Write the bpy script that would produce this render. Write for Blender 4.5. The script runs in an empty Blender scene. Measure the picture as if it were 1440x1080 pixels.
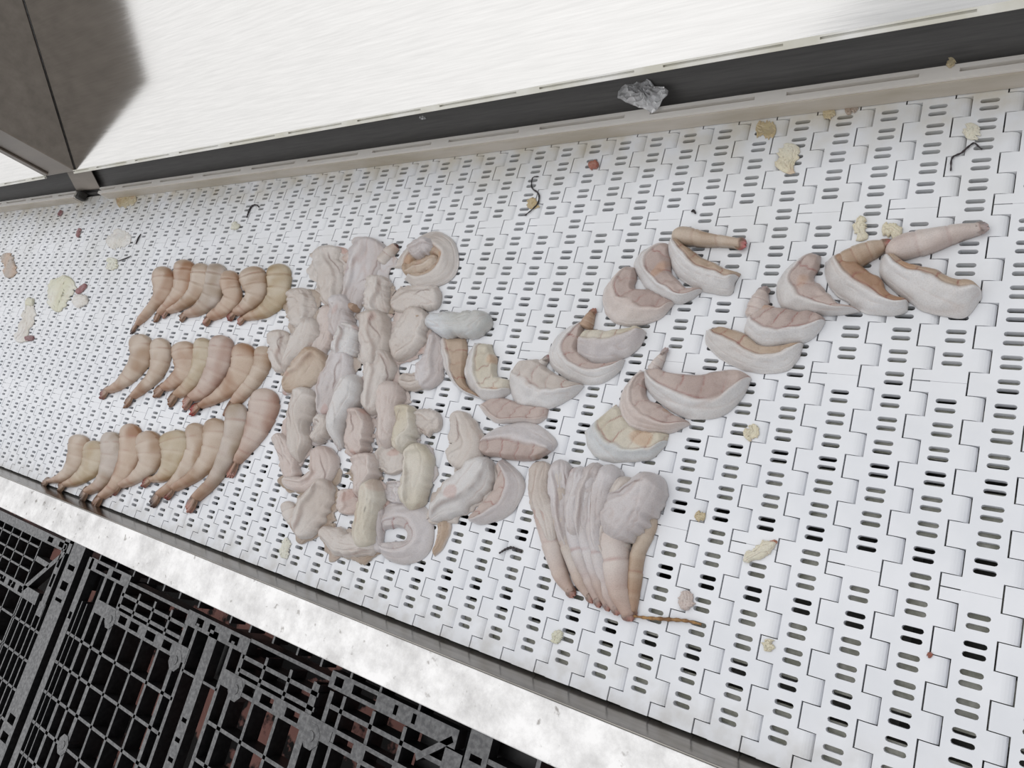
import bpy, bmesh, math, random
import numpy as np
from mathutils import Vector, Matrix
from mathutils.geometry import tessellate_polygon

random.seed(7)
scene = bpy.context.scene
COL = scene.collection

# ------------------------------------------------------------------ camera
FPX = 1055.0
SCL = 0.535            # layout units -> metres (belt pitch 27.2 mm)
CR = np.array([[0.79964873, 0.2641456, -0.53924856],
               [0.08753512, -0.93973311, -0.33051366],
               [-0.59405345, 0.21709164, -0.77457841]])      # right, down, forward
CC = np.array([0.14906973, -0.10729863, 0.83176598])
cam_data = bpy.data.cameras.new('camera')
cam_data.sensor_width = 36.0
cam_data.lens = FPX / 1440.0 * 36.0
cam_data.clip_start = 0.01
cam = bpy.data.objects.new('camera', cam_data)
COL.objects.link(cam)
_m = Matrix.Identity(4)
for i in range(3):
    _m[i][0] = CR[0][i]; _m[i][1] = -CR[1][i]; _m[i][2] = -CR[2][i]; _m[i][3] = CC[i] * SCL
cam.matrix_world = _m
scene.camera = cam

# ------------------------------------------------------------------ world, light, exposure
world = bpy.data.worlds.new('overcast_sky')
scene.world = world
world.use_nodes = True
nt = world.node_tree
nt.nodes.clear()
wo = nt.nodes.new('ShaderNodeOutputWorld')
bg = nt.nodes.new('ShaderNodeBackground')
tc = nt.nodes.new('ShaderNodeTexCoord')
sx = nt.nodes.new('ShaderNodeSeparateXYZ')
rp = nt.nodes.new('ShaderNodeValToRGB')
nt.links.new(tc.outputs['Generated'], sx.inputs[0])
nt.links.new(sx.outputs['Z'], rp.inputs[0])
rp.color_ramp.elements[0].position = 0.0
rp.color_ramp.elements[0].color = (0.50, 0.51, 0.53, 1)
rp.color_ramp.elements[1].position = 0.75
rp.color_ramp.elements[1].color = (0.97, 0.98, 1.0, 1)
nt.links.new(rp.outputs[0], bg.inputs['Color'])
bg.inputs['Strength'].default_value = 0.86
nt.links.new(bg.outputs[0], wo.inputs['Surface'])

sun_d = bpy.data.lights.new('sun', 'SUN')
sun_d.energy = 0.9
sun_d.angle = math.radians(85)
sun_d.color = (1.0, 0.985, 0.96)
sun = bpy.data.objects.new('sun', sun_d)
COL.objects.link(sun)
sun.rotation_euler = Vector((-0.75, 0.1, 1.0)).to_track_quat('Z', 'Y').to_euler()

vs = scene.view_settings
vs.view_transform = 'Standard'
vs.look = 'None'
vs.gamma = 1.0
vs.use_curve_mapping = False
vs.exposure = -0.1

# ------------------------------------------------------------------ helpers
def unproj(x, y, z=0.0):
    d = CR.T @ np.array([(x - 720.0) / FPX, (y - 540.0) / FPX, 1.0])
    return CC + d * ((z - CC[2]) / d[2])

def tag(o, label=None, cat=None, group=None, kind=None):
    if label: o['label'] = label
    if cat: o['category'] = cat
    if group: o['group'] = group
    if kind: o['kind'] = kind
    return o

def empty(name, loc=(0, 0, 0)):
    o = bpy.data.objects.new(name, None)
    o.empty_display_size = 0.02
    COL.objects.link(o)
    o.location = loc
    return o

def mesh_obj(name, verts, faces, mat, parent=None, smooth=False, loc=None):
    me = bpy.data.meshes.new(name)
    me.from_pydata([tuple(v) for v in verts], [], [tuple(f) for f in faces])
    me.update()
    if mat: me.materials.append(mat)
    if smooth:
        me.polygons.foreach_set('use_smooth', [True] * len(me.polygons))
    o = bpy.data.objects.new(name, me)
    COL.objects.link(o)
    if parent is not None:
        o.parent = parent
    if loc is not None:
        o.location = loc
    return o

class MB:
    """collects boxes and prisms for ONE mesh"""
    def __init__(s): s.v = []; s.f = []
    def box(s, x0, x1, y0, y1, z0, z1):
        b = len(s.v)
        s.v += [(x0, y0, z0), (x1, y0, z0), (x1, y1, z0), (x0, y1, z0),
                (x0, y0, z1), (x1, y0, z1), (x1, y1, z1), (x0, y1, z1)]
        s.f += [(b, b+3, b+2, b+1), (b+4, b+5, b+6, b+7), (b, b+1, b+5, b+4),
                (b+1, b+2, b+6, b+5), (b+2, b+3, b+7, b+6), (b+3, b, b+4, b+7)]
        return s
    def prism_x(s, poly, x0, x1):
        """poly of (y,z) extruded along x"""
        b = len(s.v); n = len(poly)
        s.v += [(x0, y, z) for y, z in poly] + [(x1, y, z) for y, z in poly]
        s.f.append(tuple(b + i for i in range(n - 1, -1, -1)))
        s.f.append(tuple(b + n + i for i in range(n)))
        for i in range(n):
            j = (i + 1) % n
            s.f.append((b + i, b + j, b + n + j, b + n + i))
        return s
    def prism_z(s, poly, z0, z1):
        b = len(s.v); n = len(poly)
        s.v += [(x, y, z0) for x, y in poly] + [(x, y, z1) for x, y in poly]
        s.f.append(tuple(b + i for i in range(n - 1, -1, -1)))
        s.f.append(tuple(b + n + i for i in range(n)))
        for i in range(n):
            j = (i + 1) % n
            s.f.append((b + i, b + j, b + n + j, b + n + i))
        return s
    def build(s, name, mat, parent=None, bevel=0.0, loc=None):
        o = mesh_obj(name, s.v, s.f, mat, parent, loc=loc)
        bm = bmesh.new(); bm.from_mesh(o.data)
        bmesh.ops.recalc_face_normals(bm, faces=bm.faces)
        bm.to_mesh(o.data); bm.free()
        if bevel:
            m = o.modifiers.new('bevel', 'BEVEL'); m.width = bevel; m.segments = 2; m.limit_method = 'ANGLE'
        return o

class FN:
    """smooth random field (sum of random waves), about -1..1"""
    def __init__(s, seed, freq, n=14):
        r = np.random.RandomState(seed)
        ang = r.rand(n) * 2 * np.pi
        k = freq * (0.5 + r.rand(n))
        s.kx = k * np.cos(ang); s.ky = k * np.sin(ang); s.ph = r.rand(n) * 2 * np.pi; s.n = n
    def __call__(s, x, y):
        out = 0
        for a, b, p in zip(s.kx, s.ky, s.ph):
            out = out + np.sin(a * x + b * y + p)
        return out / math.sqrt(s.n)

def srgb(r, g, b):
    f = lambda c: (c / 255.0 / 12.92) if c <= 10 else ((c / 255.0 + 0.055) / 1.055) ** 2.4
    return np.array([f(r), f(g), f(b)])

# ------------------------------------------------------------------ materials
def new_mat(name):
    m = bpy.data.materials.new(name); m.use_nodes = True
    n = m.node_tree.nodes; l = m.node_tree.links
    return m, n, l, n['Principled BSDF']

def noise_mix(n, l, c0, c1, scale, lo=0.4, hi=0.65, detail=5, stretch=None, coord='Object', rough=0.6):
    t = n.new('ShaderNodeTexCoord')
    src = t.outputs[coord]
    if stretch:
        mp = n.new('ShaderNodeMapping'); mp.inputs['Scale'].default_value = stretch
        l.new(src, mp.inputs[0]); src = mp.outputs[0]
    nz = n.new('ShaderNodeTexNoise'); nz.inputs['Scale'].default_value = scale
    nz.inputs['Detail'].default_value = detail; nz.inputs['Roughness'].default_value = rough
    l.new(src, nz.inputs['Vector'])
    r = n.new('ShaderNodeValToRGB')
    r.color_ramp.elements[0].position = lo; r.color_ramp.elements[0].color = (*c0, 1)
    r.color_ramp.elements[1].position = hi; r.color_ramp.elements[1].color = (*c1, 1)
    l.new(nz.outputs['Fac'], r.inputs[0])
    return nz, r, src

def bump(n, l, bsdf, src, strength, dist=0.001):
    b = n.new('ShaderNodeBump'); b.inputs['Strength'].default_value = strength
    b.inputs['Distance'].default_value = dist
    l.new(src, b.inputs['Height']); l.new(b.outputs[0], bsdf.inputs['Normal'])

def simple(name, c0, c1, scale=20, rough=0.5, metal=0.0, lo=0.4, hi=0.65, stretch=None, bump_s=0.0, bd=0.001, detail=5, spec=None):
    m, n, l, b = new_mat(name)
    nz, r, _ = noise_mix(n, l, c0, c1, scale, lo, hi, detail, stretch)
    l.new(r.outputs[0], b.inputs['Base Color'])
    b.inputs['Roughness'].default_value = rough
    b.inputs['Metallic'].default_value = metal
    if spec is not None: b.inputs['Specular IOR Level'].default_value = spec
    if bump_s: bump(n, l, b, nz.outputs['Fac'], bump_s, bd)
    return m

def belt_material():
    m, n, l, b = new_mat('white_belt_plastic')
    nz, r, _ = noise_mix(n, l, (0.72, 0.735, 0.77), (0.80, 0.81, 0.84), 9.0, 0.3, 0.6)
    # grey grime along the front edge and yellowish grime along the rail (world y)
    g = n.new('ShaderNodeNewGeometry'); s = n.new('ShaderNodeSeparateXYZ')
    l.new(g.outputs['Position'], s.inputs[0])
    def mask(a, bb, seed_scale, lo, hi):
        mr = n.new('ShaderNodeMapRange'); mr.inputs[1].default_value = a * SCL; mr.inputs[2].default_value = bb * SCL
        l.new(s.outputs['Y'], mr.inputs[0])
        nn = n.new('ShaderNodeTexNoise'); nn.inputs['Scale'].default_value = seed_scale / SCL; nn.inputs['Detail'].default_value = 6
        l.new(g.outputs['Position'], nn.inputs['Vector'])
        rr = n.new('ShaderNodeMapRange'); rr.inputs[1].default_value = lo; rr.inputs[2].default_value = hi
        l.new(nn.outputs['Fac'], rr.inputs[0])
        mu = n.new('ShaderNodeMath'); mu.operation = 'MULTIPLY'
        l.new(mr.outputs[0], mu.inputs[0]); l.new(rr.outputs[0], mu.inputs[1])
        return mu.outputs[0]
    def over(src, col, fac):
        mx = n.new('ShaderNodeMix'); mx.data_type = 'RGBA'
        l.new(fac, mx.inputs['Factor']); l.new(src, mx.inputs['A']); mx.inputs['B'].default_value = (*col, 1)
        return mx.outputs['Result']
    c = over(r.outputs[0], (0.50, 0.48, 0.45), mask(-0.17, -0.245, 40, 0.42, 0.75))
    c = over(c, (0.60, 0.60, 0.585), mask(0.05, 0.55, 7, 0.30, 0.75))  # wide grey tone towards the rail: hood shade painted into the belt colour
    c = over(c, (0.54, 0.49, 0.39), mask(0.44, 0.53, 22, 0.38, 0.72))
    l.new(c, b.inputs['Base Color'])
    b.inputs['Roughness'].default_value = 0.38
    b.inputs['Specular IOR Level'].default_value = 0.4
    return m

def steel(name, c, rough, stretch=(1, 30, 30), scale=20, var=0.12, metal=1.0, bs=0.05):
    c = np.array(c)
    m, n, l, b = new_mat(name)
    nz, r, _ = noise_mix(n, l, tuple(c * (1 - var)), tuple(np.minimum(c * (1 + var * 0.4), 1)), scale, 0.3, 0.7, 6, stretch)
    l.new(r.outputs[0], b.inputs['Base Color'])
    b.inputs['Metallic'].default_value = metal
    mr = n.new('ShaderNodeMapRange')
    mr.inputs[3].default_value = rough * 0.75; mr.inputs[4].default_value = rough * 1.3
    l.new(nz.outputs['Fac'], mr.inputs[0]); l.new(mr.outputs[0], b.inputs['Roughness'])
    if bs: bump(n, l, b, nz.outputs['Fac'], bs, 0.0004)
    return m

def scratched_steel():
    m, n, l, b = new_mat('scratched_bright_steel')
    nz, r, src = noise_mix(n, l, (0.56, 0.55, 0.545), (0.88, 0.87, 0.865), 18, 0.33, 0.60, 8, (1, 1, 1), rough=0.7)
    nz2 = n.new('ShaderNodeTexNoise'); nz2.inputs['Scale'].default_value = 70; nz2.inputs['Detail'].default_value = 8
    l.new(src, nz2.inputs['Vector'])
    r2 = n.new('ShaderNodeValToRGB')
    r2.color_ramp.elements[0].position = 0.26; r2.color_ramp.elements[0].color = (0.42, 0.40, 0.38, 1)
    r2.color_ramp.elements[1].position = 0.36; r2.color_ramp.elements[1].color = (1, 1, 1, 1)
    l.new(nz2.outputs['Fac'], r2.inputs[0])
    mx = n.new('ShaderNodeMix'); mx.data_type = 'RGBA'; mx.blend_type = 'MULTIPLY'; mx.inputs['Factor'].default_value = 1
    l.new(r.outputs[0], mx.inputs['A']); l.new(r2.outputs[0], mx.inputs['B'])
    l.new(mx.outputs['Result'], b.inputs['Base Color'])
    b.inputs['Metallic'].default_value = 0.55
    b.inputs['Roughness'].default_value = 0.42
    bump(n, l, b, nz2.outputs['Fac'], 0.15, 0.0006)
    return m

def flesh_material(name='wet_shrimp_flesh', rough=0.30):
    m, n, l, b = new_mat(name)
    a = n.new('ShaderNodeAttribute'); a.attribute_name = 'Col'
    t = n.new('ShaderNodeTexCoord')
    nz = n.new('ShaderNodeTexNoise'); nz.inputs['Scale'].default_value = 700; nz.inputs['Detail'].default_value = 4
    l.new(t.outputs['Object'], nz.inputs['Vector'])
    r = n.new('ShaderNodeValToRGB')
    r.color_ramp.elements[0].position = 0.3; r.color_ramp.elements[0].color = (0.80, 0.785, 0.77, 1)
    r.color_ramp.elements[1].position = 0.55; r.color_ramp.elements[1].color = (1, 1, 1, 1)
    l.new(nz.outputs['Fac'], r.inputs[0])
    mx = n.new('ShaderNodeMix'); mx.data_type = 'RGBA'; mx.blend_type = 'MULTIPLY'; mx.inputs['Factor'].default_value = 0.6
    l.new(a.outputs['Color'], mx.inputs['A']); l.new(r.outputs[0], mx.inputs['B'])
    l.new(mx.outputs['Result'], b.inputs['Base Color'])
    b.inputs['Coat Weight'].default_value = 0.18
    b.inputs['Coat Roughness'].default_value = 0.2
    b.inputs['Roughness'].default_value = rough
    b.inputs['Specular IOR Level'].default_value = 0.45
    b.inputs['Subsurface Weight'].default_value = 0.3
    b.inputs['Subsurface Radius'].default_value = (0.006, 0.005, 0.0042)
    b.inputs['Subsurface Scale'].default_value = 0.4
    nb = n.new('ShaderNodeTexNoise'); nb.inputs['Scale'].default_value = 260; nb.inputs['Detail'].default_value = 3
    l.new(t.outputs['Object'], nb.inputs['Vector'])
    bump(n, l, b, nb.outputs['Fac'], 0.12, 0.0008)
    return m

M = {}
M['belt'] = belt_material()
M['hood'] = steel('hood_sheet_steel', (0.68, 0.672, 0.66), 0.12, (1.2, 30, 30), 9, 0.09)
M['divider'] = steel('divider_sheet_steel', (0.30, 0.265, 0.23), 0.38, (1, 6, 6), 6, 0.2)
M['hem'] = simple('hem_strip_paint', (0.60, 0.58, 0.50), (0.78, 0.77, 0.74), 8, 0.4, 0.2)
M['rail'] = simple('rail_plastic', (0.66, 0.62, 0.57), (0.76, 0.73, 0.69), 4, 0.45, stretch=(1, 6, 6), lo=0.3, hi=0.7)
M['dark_steel'] = steel('gutter_steel', (0.135, 0.13, 0.125), 0.55, (1, 20, 20), 12, 0.3, metal=0.3)
M['side_steel'] = steel('side_plate_steel', (0.34, 0.32, 0.295), 0.2, (1, 12, 12), 10, 0.3)
M['flange'] = scratched_steel()
M['wear'] = simple('olive_wear_strip', (0.30, 0.30, 0.24), (0.52, 0.51, 0.45), 60, 0.5)
M['pan'] = steel('drip_pan_steel', (0.25, 0.25, 0.24), 0.4)
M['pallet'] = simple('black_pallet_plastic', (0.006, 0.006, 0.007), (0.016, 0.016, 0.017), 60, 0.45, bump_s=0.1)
M['pallet_top'] = simple('pallet_top_painted_lit', (0.10, 0.10, 0.104), (0.21, 0.21, 0.212), 70, 0.5, bump_s=0.1)  # lighter tops against near-black walls: light and shade painted into the colour
M['ground'] = simple('red_brown_floor', (0.010, 0.008, 0.008), (0.40, 0.19, 0.16), 5, 0.75, lo=0.52, hi=0.57, bump_s=0.3, bd=0.01)
M['flesh'] = flesh_material()
M['black_bit'] = simple('dark_vein', (0.01, 0.008, 0.01), (0.035, 0.02, 0.025), 200, 0.35)
M['straw'] = simple('brown_straw', (0.16, 0.07, 0.02), (0.36, 0.20, 0.07), 120, 0.5)
M['rail_face'] = simple('stained_rail_face', (0.42, 0.37, 0.29), (0.58, 0.53, 0.47), 5, 0.5, stretch=(1, 5, 5), lo=0.3, hi=0.65)
M['hole'] = simple('near_black_fitting', (0.02, 0.018, 0.016), (0.05, 0.045, 0.04), 80, 0.7)  # near-black tone of the end bolt and the weld seam

def film_material():
    m, n, l, b = new_mat('clear_plastic_film')
    nz, r, _ = noise_mix(n, l, (0.75, 0.74, 0.74), (0.95, 0.95, 0.96), 60, 0.35, 0.65)
    l.new(r.outputs[0], b.inputs['Base Color'])
    b.inputs['Roughness'].default_value = 0.18
    b.inputs['Transmission Weight'].default_value = 0.4
    b.inputs['IOR'].default_value = 1.3
    return m
M['film'] = film_material()

# ================================================================== THE CONVEYOR BELT
PITCH, HALF, TH = 0.0508, 0.0254, 0.0095
S_TOP, S_BOT = -21.3, 9.10

def stadium(cx, cy, L, W, n=5):
    r = W / 2; pts = []
    for k in range(n):
        a = -math.pi / 2 + math.pi * k / (n - 1)
        pts.append((cx + L / 2 - r + r * math.cos(a), cy + r * math.sin(a)))
    for k in range(n):
        a = math.pi / 2 + math.pi * k / (n - 1)
        pts.append((cx - L / 2 + r + r * math.cos(a), cy + r * math.sin(a)))
    return pts

def module_mesh(sa, sb, cut_a, cut_b):
    """one belt module from s=sa to s=sb (y = -s*HALF); flush body with slots and alternating hinge lugs"""
    V = []; F = []
    def quad(*p):
        b = len(V); V.extend(p); F.append(tuple(range(b, b + len(p))))
    P = PITCH; g = 0.0007
    xl, xr = -0.345 * P + g, 0.325 * P - g          # common body
    s_first, s_last = math.floor(sa + 0.5), math.ceil(sb - 0.5)
    for s in range(s_first, s_last + 1):
        a, b_ = max(s - 0.5, sa), min(s + 0.5, sb)
        if b_ - a < 0.02: continue
        ya, yb = -a * HALF, -b_ * HALF             # ya > yb
        if a == sa and cut_a: ya -= 0.00015
        if b_ == sb and cut_b: yb += 0.00015
        whole = (b_ - a) > 0.99
        right = (s % 2 == 0)
        outer = [(xl, yb), (xr, yb), (xr, ya), (xl, ya)]
        holes = []
        if whole:
            yc = -s * HALF
            for d in (-1, 1):
                holes.append(stadium(0, yc + d * 0.19 * HALF, 0.375 * P, 0.205 * HALF))
        loops = [[Vector((x, y, 0)) for x, y in outer]] + [[Vector((x, y, 0)) for x, y in h] for h in holes]
        flat = [v for lp in loops for v in lp]
        tris = tessellate_polygon(loops)
        for z in (0.0, -TH):
            b0 = len(V)
            V.extend((v.x, v.y, z) for v in flat)
            for t in tris:
                F.append(tuple(b0 + i for i in t))
        for h in holes:
            for i in range(len(h)):
                p, q = h[i], h[(i + 1) % len(h)]
                quad((*p, 0), (*q, 0), (*q, -TH), (*p, -TH))
        e = 0.00045
        y0, y1 = yb + e, ya - e
        if right:
            quad((xl, ya, 0), (xl, yb, 0), (xl, yb, -TH), (xl, ya, -TH))
            xe = 0.655 * P - g
            prof = [(xr, 0.0), (xe - 0.0095, 0.0), (xe - 0.007, -0.0004), (xe - 0.0042, -0.0014), (xe - 0.0016, -0.0031), (xe, -0.0055), (xe, -TH)]
            quad((xr, yb, 0), (xr, y0, 0), (xr, y0, -TH), (xr, yb, -TH))
            quad((xr, ya, 0), (xr, y1, 0), (xr, y1, -TH), (xr, ya, -TH))
        else:
            quad((xr, ya, 0), (xr, yb, 0), (xr, yb, -TH), (xr, ya, -TH))
            xe = -0.675 * P + g
            prof = [(xl, 0.0), (xe + 0.0012, 0.0), (xe + 0.0003, -0.0003), (xe, -0.0012), (xe, -TH)]
        for (xa, za), (xb, zb) in zip(prof[:-1], prof[1:]):
            quad((xa, y0, za), (xb, y0, zb), (xb, y1, zb), (xa, y1, za))
        for yy in (y0, y1):
            quad(*[(x, yy, z) for x, z in prof], (prof[0][0], yy, -TH))
        if a == sa: quad((xl, ya, 0), (xr, ya, 0), (xr, ya, -TH), (xl, ya, -TH))
        if b_ == sb: quad((xl, yb, 0), (xr, yb, 0), (xr, yb, -TH), (xl, yb, -TH))
    me = bpy.data.meshes.new('belt_module')
    me.from_pydata(V, [], F)
    bm = bmesh.new(); bm.from_mesh(me)
    bmesh.ops.remove_doubles(bm, verts=bm.verts, dist=1e-6)
    bmesh.ops.recalc_face_normals(bm, faces=bm.faces)
    bm.to_mesh(me); bm.free()
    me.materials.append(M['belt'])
    return me

belt = empty('conveyor_belt', (0, 0, 0))
tag(belt, 'white plastic modular conveyor belt of slotted interlocking links under the shrimp', 'conveyor belt')
even = [module_mesh(S_TOP, -15, False, True), module_mesh(-15, 1, True, True), module_mesh(1, S_BOT, True, False)]
odd = [module_mesh(S_TOP, -7, False, True), module_mesh(-7, S_BOT, True, False)]
for r in range(-62, 6):
    for me in (even if r % 2 == 0 else odd):
        o = bpy.data.objects.new('belt_module', me)
        COL.objects.link(o); o.parent = belt
        o.location = (r * PITCH, 0, 0)

XA, XB = -62.5 * PITCH, 5.5 * PITCH       # run of the conveyor

# ------------------------------------------------------------------ conveyor frame (front side)
frame = empty('conveyor_chassis', (0, -0.27, -1.323))
tag(frame, 'stainless conveyor side frame with broad bright scratched flange along the front', 'conveyor frame')
FZ = 1.323
def fr(mb, name, mat, bevel=0.0):
    o = mb.build(name, mat, None, bevel)
    o.parent = frame
    o.location = (0, 0.27, FZ)
    return o
mb = MB(); mb.prism_x([(-0.2330, -0.09), (-0.2330, -0.006), (-0.2452, 0.031), (-0.2490, 0.031), (-0.2365, -0.006), (-0.2365, -0.09)], XA, XB); fr(mb, 'side_plate', M['side_steel'])
mb = MB(); mb.box(XA, XB, -0.3105, -0.2470, 0.0312, 0.0350); fr(mb, 'top_flange', M['flange'], 0.0015)
mb = MB(); mb.box(XA, XB, -0.2470, -0.2450, 0.0312, 0.0352); fr(mb, 'flange_lip', M['side_steel'], 0.001)
mb = MB(); mb.box(XA, XB, -0.3105, -0.3065, -0.06, 0.0310); fr(mb, 'outer_plate', M['dark_steel'])
for x in (-2.9, -1.9, -0.9, 0.1):
    mb = MB(); mb.box(x - 0.045, x + 0.045, -0.302, -0.24, -1.323, -0.0905); fr(mb, 'leg', M['dark_steel'])

# carry-way under the belt
for i in range(10):
    y = -0.202 + i * 0.082
    mb = MB(); mb.box(XA, XB, y - 0.028, y + 0.028, -0.05, -0.0105)
    o = mb.build('wear_strip', M['wear'], None); o.parent = frame; o.location = (0, 0.27, FZ)
for i in range(9):
    x = XA + 0.2 + i * 0.38
    mb = MB(); mb.box(x - 0.02, x + 0.02, -0.232, 0.60, -0.085, -0.0505)
    o = mb.build('cross_bar', M['dark_steel'], None); o.parent = frame; o.location = (0, 0.27, FZ)
mb = MB(); mb.box(XA, XB, -0.232, 0.62, -0.135, -0.131); fr(mb, 'drip_pan', M['pan'])

# ------------------------------------------------------------------ guide rails along the back
def slotted_rail(x0, x1, first, y0, y1, z0, z1, period=0.1905, ln=0.150, lip=0.0022, depth=0.007, sw=0.0055):
    """bar with long slots let into its top face"""
    mb = MB()
    mb.box(x0, x1, y0, y1, z0, z1 - depth)
    ym = (y0 + y1) / 2 + 0.001
    a0, a1 = ym - sw / 2, ym + sw / 2
    mb.box(x0, x1, y0, a0, z1 - depth, z1)
    mb.box(x0, x1, a1, y1, z1 - depth, z1)
    xs = x0; k = math.floor((x0 - first) / period)
    while True:
        s0 = first + k * period; s1 = s0 + ln; k += 1
        if s1 <= xs: continue
        if s0 >= x1: break
        if s0 > xs: mb.box(xs, s0, a0, a1, z1 - depth, z1)
        xs = s1
    if xs < x1: mb.box(xs, x1, a0, a1, z1 - depth, z1)
    return mb
for (x0, x1, lab) in ((-2.015, XB, 'long beige slotted guide rail running along the back edge of the belt'),
                      (XA, -2.16, 'short beige slotted guide rail at the far left end below the divider')):
    root = empty('guide_rail', ((x0 + x1) / 2, 0.535, 0.002))
    tag(root, lab, 'guide rail', 'guide rails behind the belt')
    o = slotted_rail(x0, x1, -0.170, 0.527, 0.545, 0.0012, 0.029).build('rail_bar', M['rail'], None)
    o.parent = root; o.location = (-root.location.x, -0.535, -0.002)
    mb = MB(); mb.box(x0 + 0.012, x1 - 0.012, 0.5245, 0.5268, 0.0012, 0.0245)
    o = mb.build('rail_face', M['rail_face'], None); o.parent = root; o.location = (-root.location.x, -0.535, -0.002)
    if x0 == XA:
        mb = MB(); mb.box(-2.1595, -2.135, 0.524, 0.548, 0.004, 0.026)
        o = mb.build('end_bolt', M['hole'], None, 0.004); o.parent = root; o.location = (-root.location.x, -0.535, -0.002)

# gutter behind the rail, under the hood
gut = empty('steel_gutter', (-1.4, 0.62, -0.03))
tag(gut, 'dark grey steel gutter in the gap between guide rail and sloping chute', 'gutter')
def gu(mb, name, mat, bevel=0.0):
    o = mb.build(name, mat, None, bevel); o.parent = gut; o.location = (1.4, -0.62, 0.03); return o
mb = MB(); mb.prism_x([(0.552, -0.012), (0.552, -0.008), (0.655, 0.118), (0.80, 0.150), (0.80, 0.146), (0.658, 0.114)], XA, XB); gu(mb, 'gutter_floor', M['dark_steel'])
mb = MB(); mb.box(XA, XB, 0.80, 0.804, -0.06, 0.22); gu(mb, 'gutter_back', M['dark_steel'])
mb = MB(); mb.box(XA, XB, 0.548, 0.552, -0.09, 0.004); gu(mb, 'gutter_lip', M['dark_steel'])
mb = MB(); mb.prism_x([(0.553, 0.012), (0.553, 0.016), (0.63, 0.108), (0.632, 0.104)], -2.19, -2.05); gu(mb, 'bridge_plate', M['divider'], 0.001)

# ------------------------------------------------------------------ sloping chute panels and divider
HY, HZ = 0.527, 0.120            # front lower edge
SD = np.array([0.3184, 0.2552]); SD = SD / np.linalg.norm(SD)
SN = np.array([-SD[1], SD[0]])
LEN = 1.25
def chute(x0, x1, lab, ridge_first):
    root = empty('sloping_chute', ((x0 + x1) / 2, HY, HZ))
    tag(root, lab, 'chute', 'stainless chutes above the belt')
    A = np.array([HY + 0.004, HZ]); Bp = A + SD * LEN
    th = 0.004
    mb = MB(); mb.prism_x([tuple(A), tuple(Bp), tuple(Bp - SN * th), tuple(A - SN * th)], x0, x1)
    o = mb.build('chute_panel', M['hood'], None); o.parent = root; o.location = tuple(-np.array(root.location))
    # hem along the lower edge, with long slots
    mb = slotted_rail(x0, x1, ridge_first, 0, 0.009, -0.006, 0.0, 0.1905, 0.150, depth=0.004, sw=0.0026)
    vv = []
    for (x, y, z) in mb.v:
        q = np.array([HY - 0.002, HZ]) + SD * y + SN * (z + 0.0035)
        vv.append((x, q[0], q[1]))
    mb.v = vv
    o = mb.build('hem_strip', M['hem'], None); o.parent = root; o.location = tuple(-np.array(root.location))
    return root
chute(-1.948, XB + 0.1, 'wide bright stainless chute sloping up behind the belt', -0.107)
chute(XA, -2.122, 'small bright wedge of stainless chute beyond the divider at far left', -0.107)

div = empty('chute_divider', (-2.035, HY, HZ))
tag(div, 'upright grey brown steel divider box standing between two chutes', 'divider')
A = np.array([HY + 0.0045, HZ + 0.0008]); hgt = 0.335
poly = [tuple(A), tuple(A + np.array([0, hgt])), tuple(A + np.array([0, hgt]) + SD * 1.0), tuple(A + SD * 1.0)]
mb = MB(); mb.prism_x(poly, -2.120, -1.950)
o = mb.build('divider_body', M['divider'], None, 0.003); o.parent = div; o.location = tuple(-np.array(div.location))
mb = MB(); mb.box(-2.112, -2.085, HY - 0.001, HY + 0.0043, HZ + 0.012, HZ + hgt)
o = mb.build('front_rib', M['divider'], None, 0.001); o.parent = div; o.location = tuple(-np.array(div.location))
mb = MB(); mb.prism_x([tuple(A + np.array([0.001, 0.0])), tuple(A + np.array([0.001, 0.0025])), tuple(A + SD * 1.0 + np.array([0, 0.0025])), tuple(A + SD * 1.0)], -1.9499, -1.9485)
o = mb.build('weld_seam', M['hole'], None); o.parent = div; o.location = tuple(-np.array(div.location))

# ------------------------------------------------------------------ floor
fl = mesh_obj('floor', [(-9, -7, -1.323), (3, -7, -1.323), (3, 3, -1.323), (-9, 3, -1.323)], [(0, 1, 2, 3)], M['ground'])
tag(fl, 'red brown floor seen through the pallet grid', None, None, 'structure')

# ------------------------------------------------------------------ black plastic pallets
PZ = -0.40
PK, PZ2 = 1.548, -1.075            # pallet plan (drawn small) -> its real size and level
def pallet(lab, x0, x1, y0, y1, parts):
    gx = lambda x: 0.149 + (x - 0.149) * PK
    gy = lambda y: -0.107 + (y + 0.107) * PK
    root = empty('plastic_pallet', (gx((x0 + x1) / 2), gy((y0 + y1) / 2), -1.323))
    tag(root, lab, 'pallet', 'black plastic pallets on the floor')
    inv = tuple(-np.array(root.location))
    for name, mb in parts:
        mb.v = [(gx(x), gy(y), PZ2 + (z - PZ) * PK) for x, y, z in mb.v]
        o = mb.build(name, M['pallet'], None); o.parent = root; o.location = inv
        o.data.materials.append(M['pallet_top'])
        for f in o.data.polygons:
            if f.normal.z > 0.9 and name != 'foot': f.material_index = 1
    return root

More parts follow.
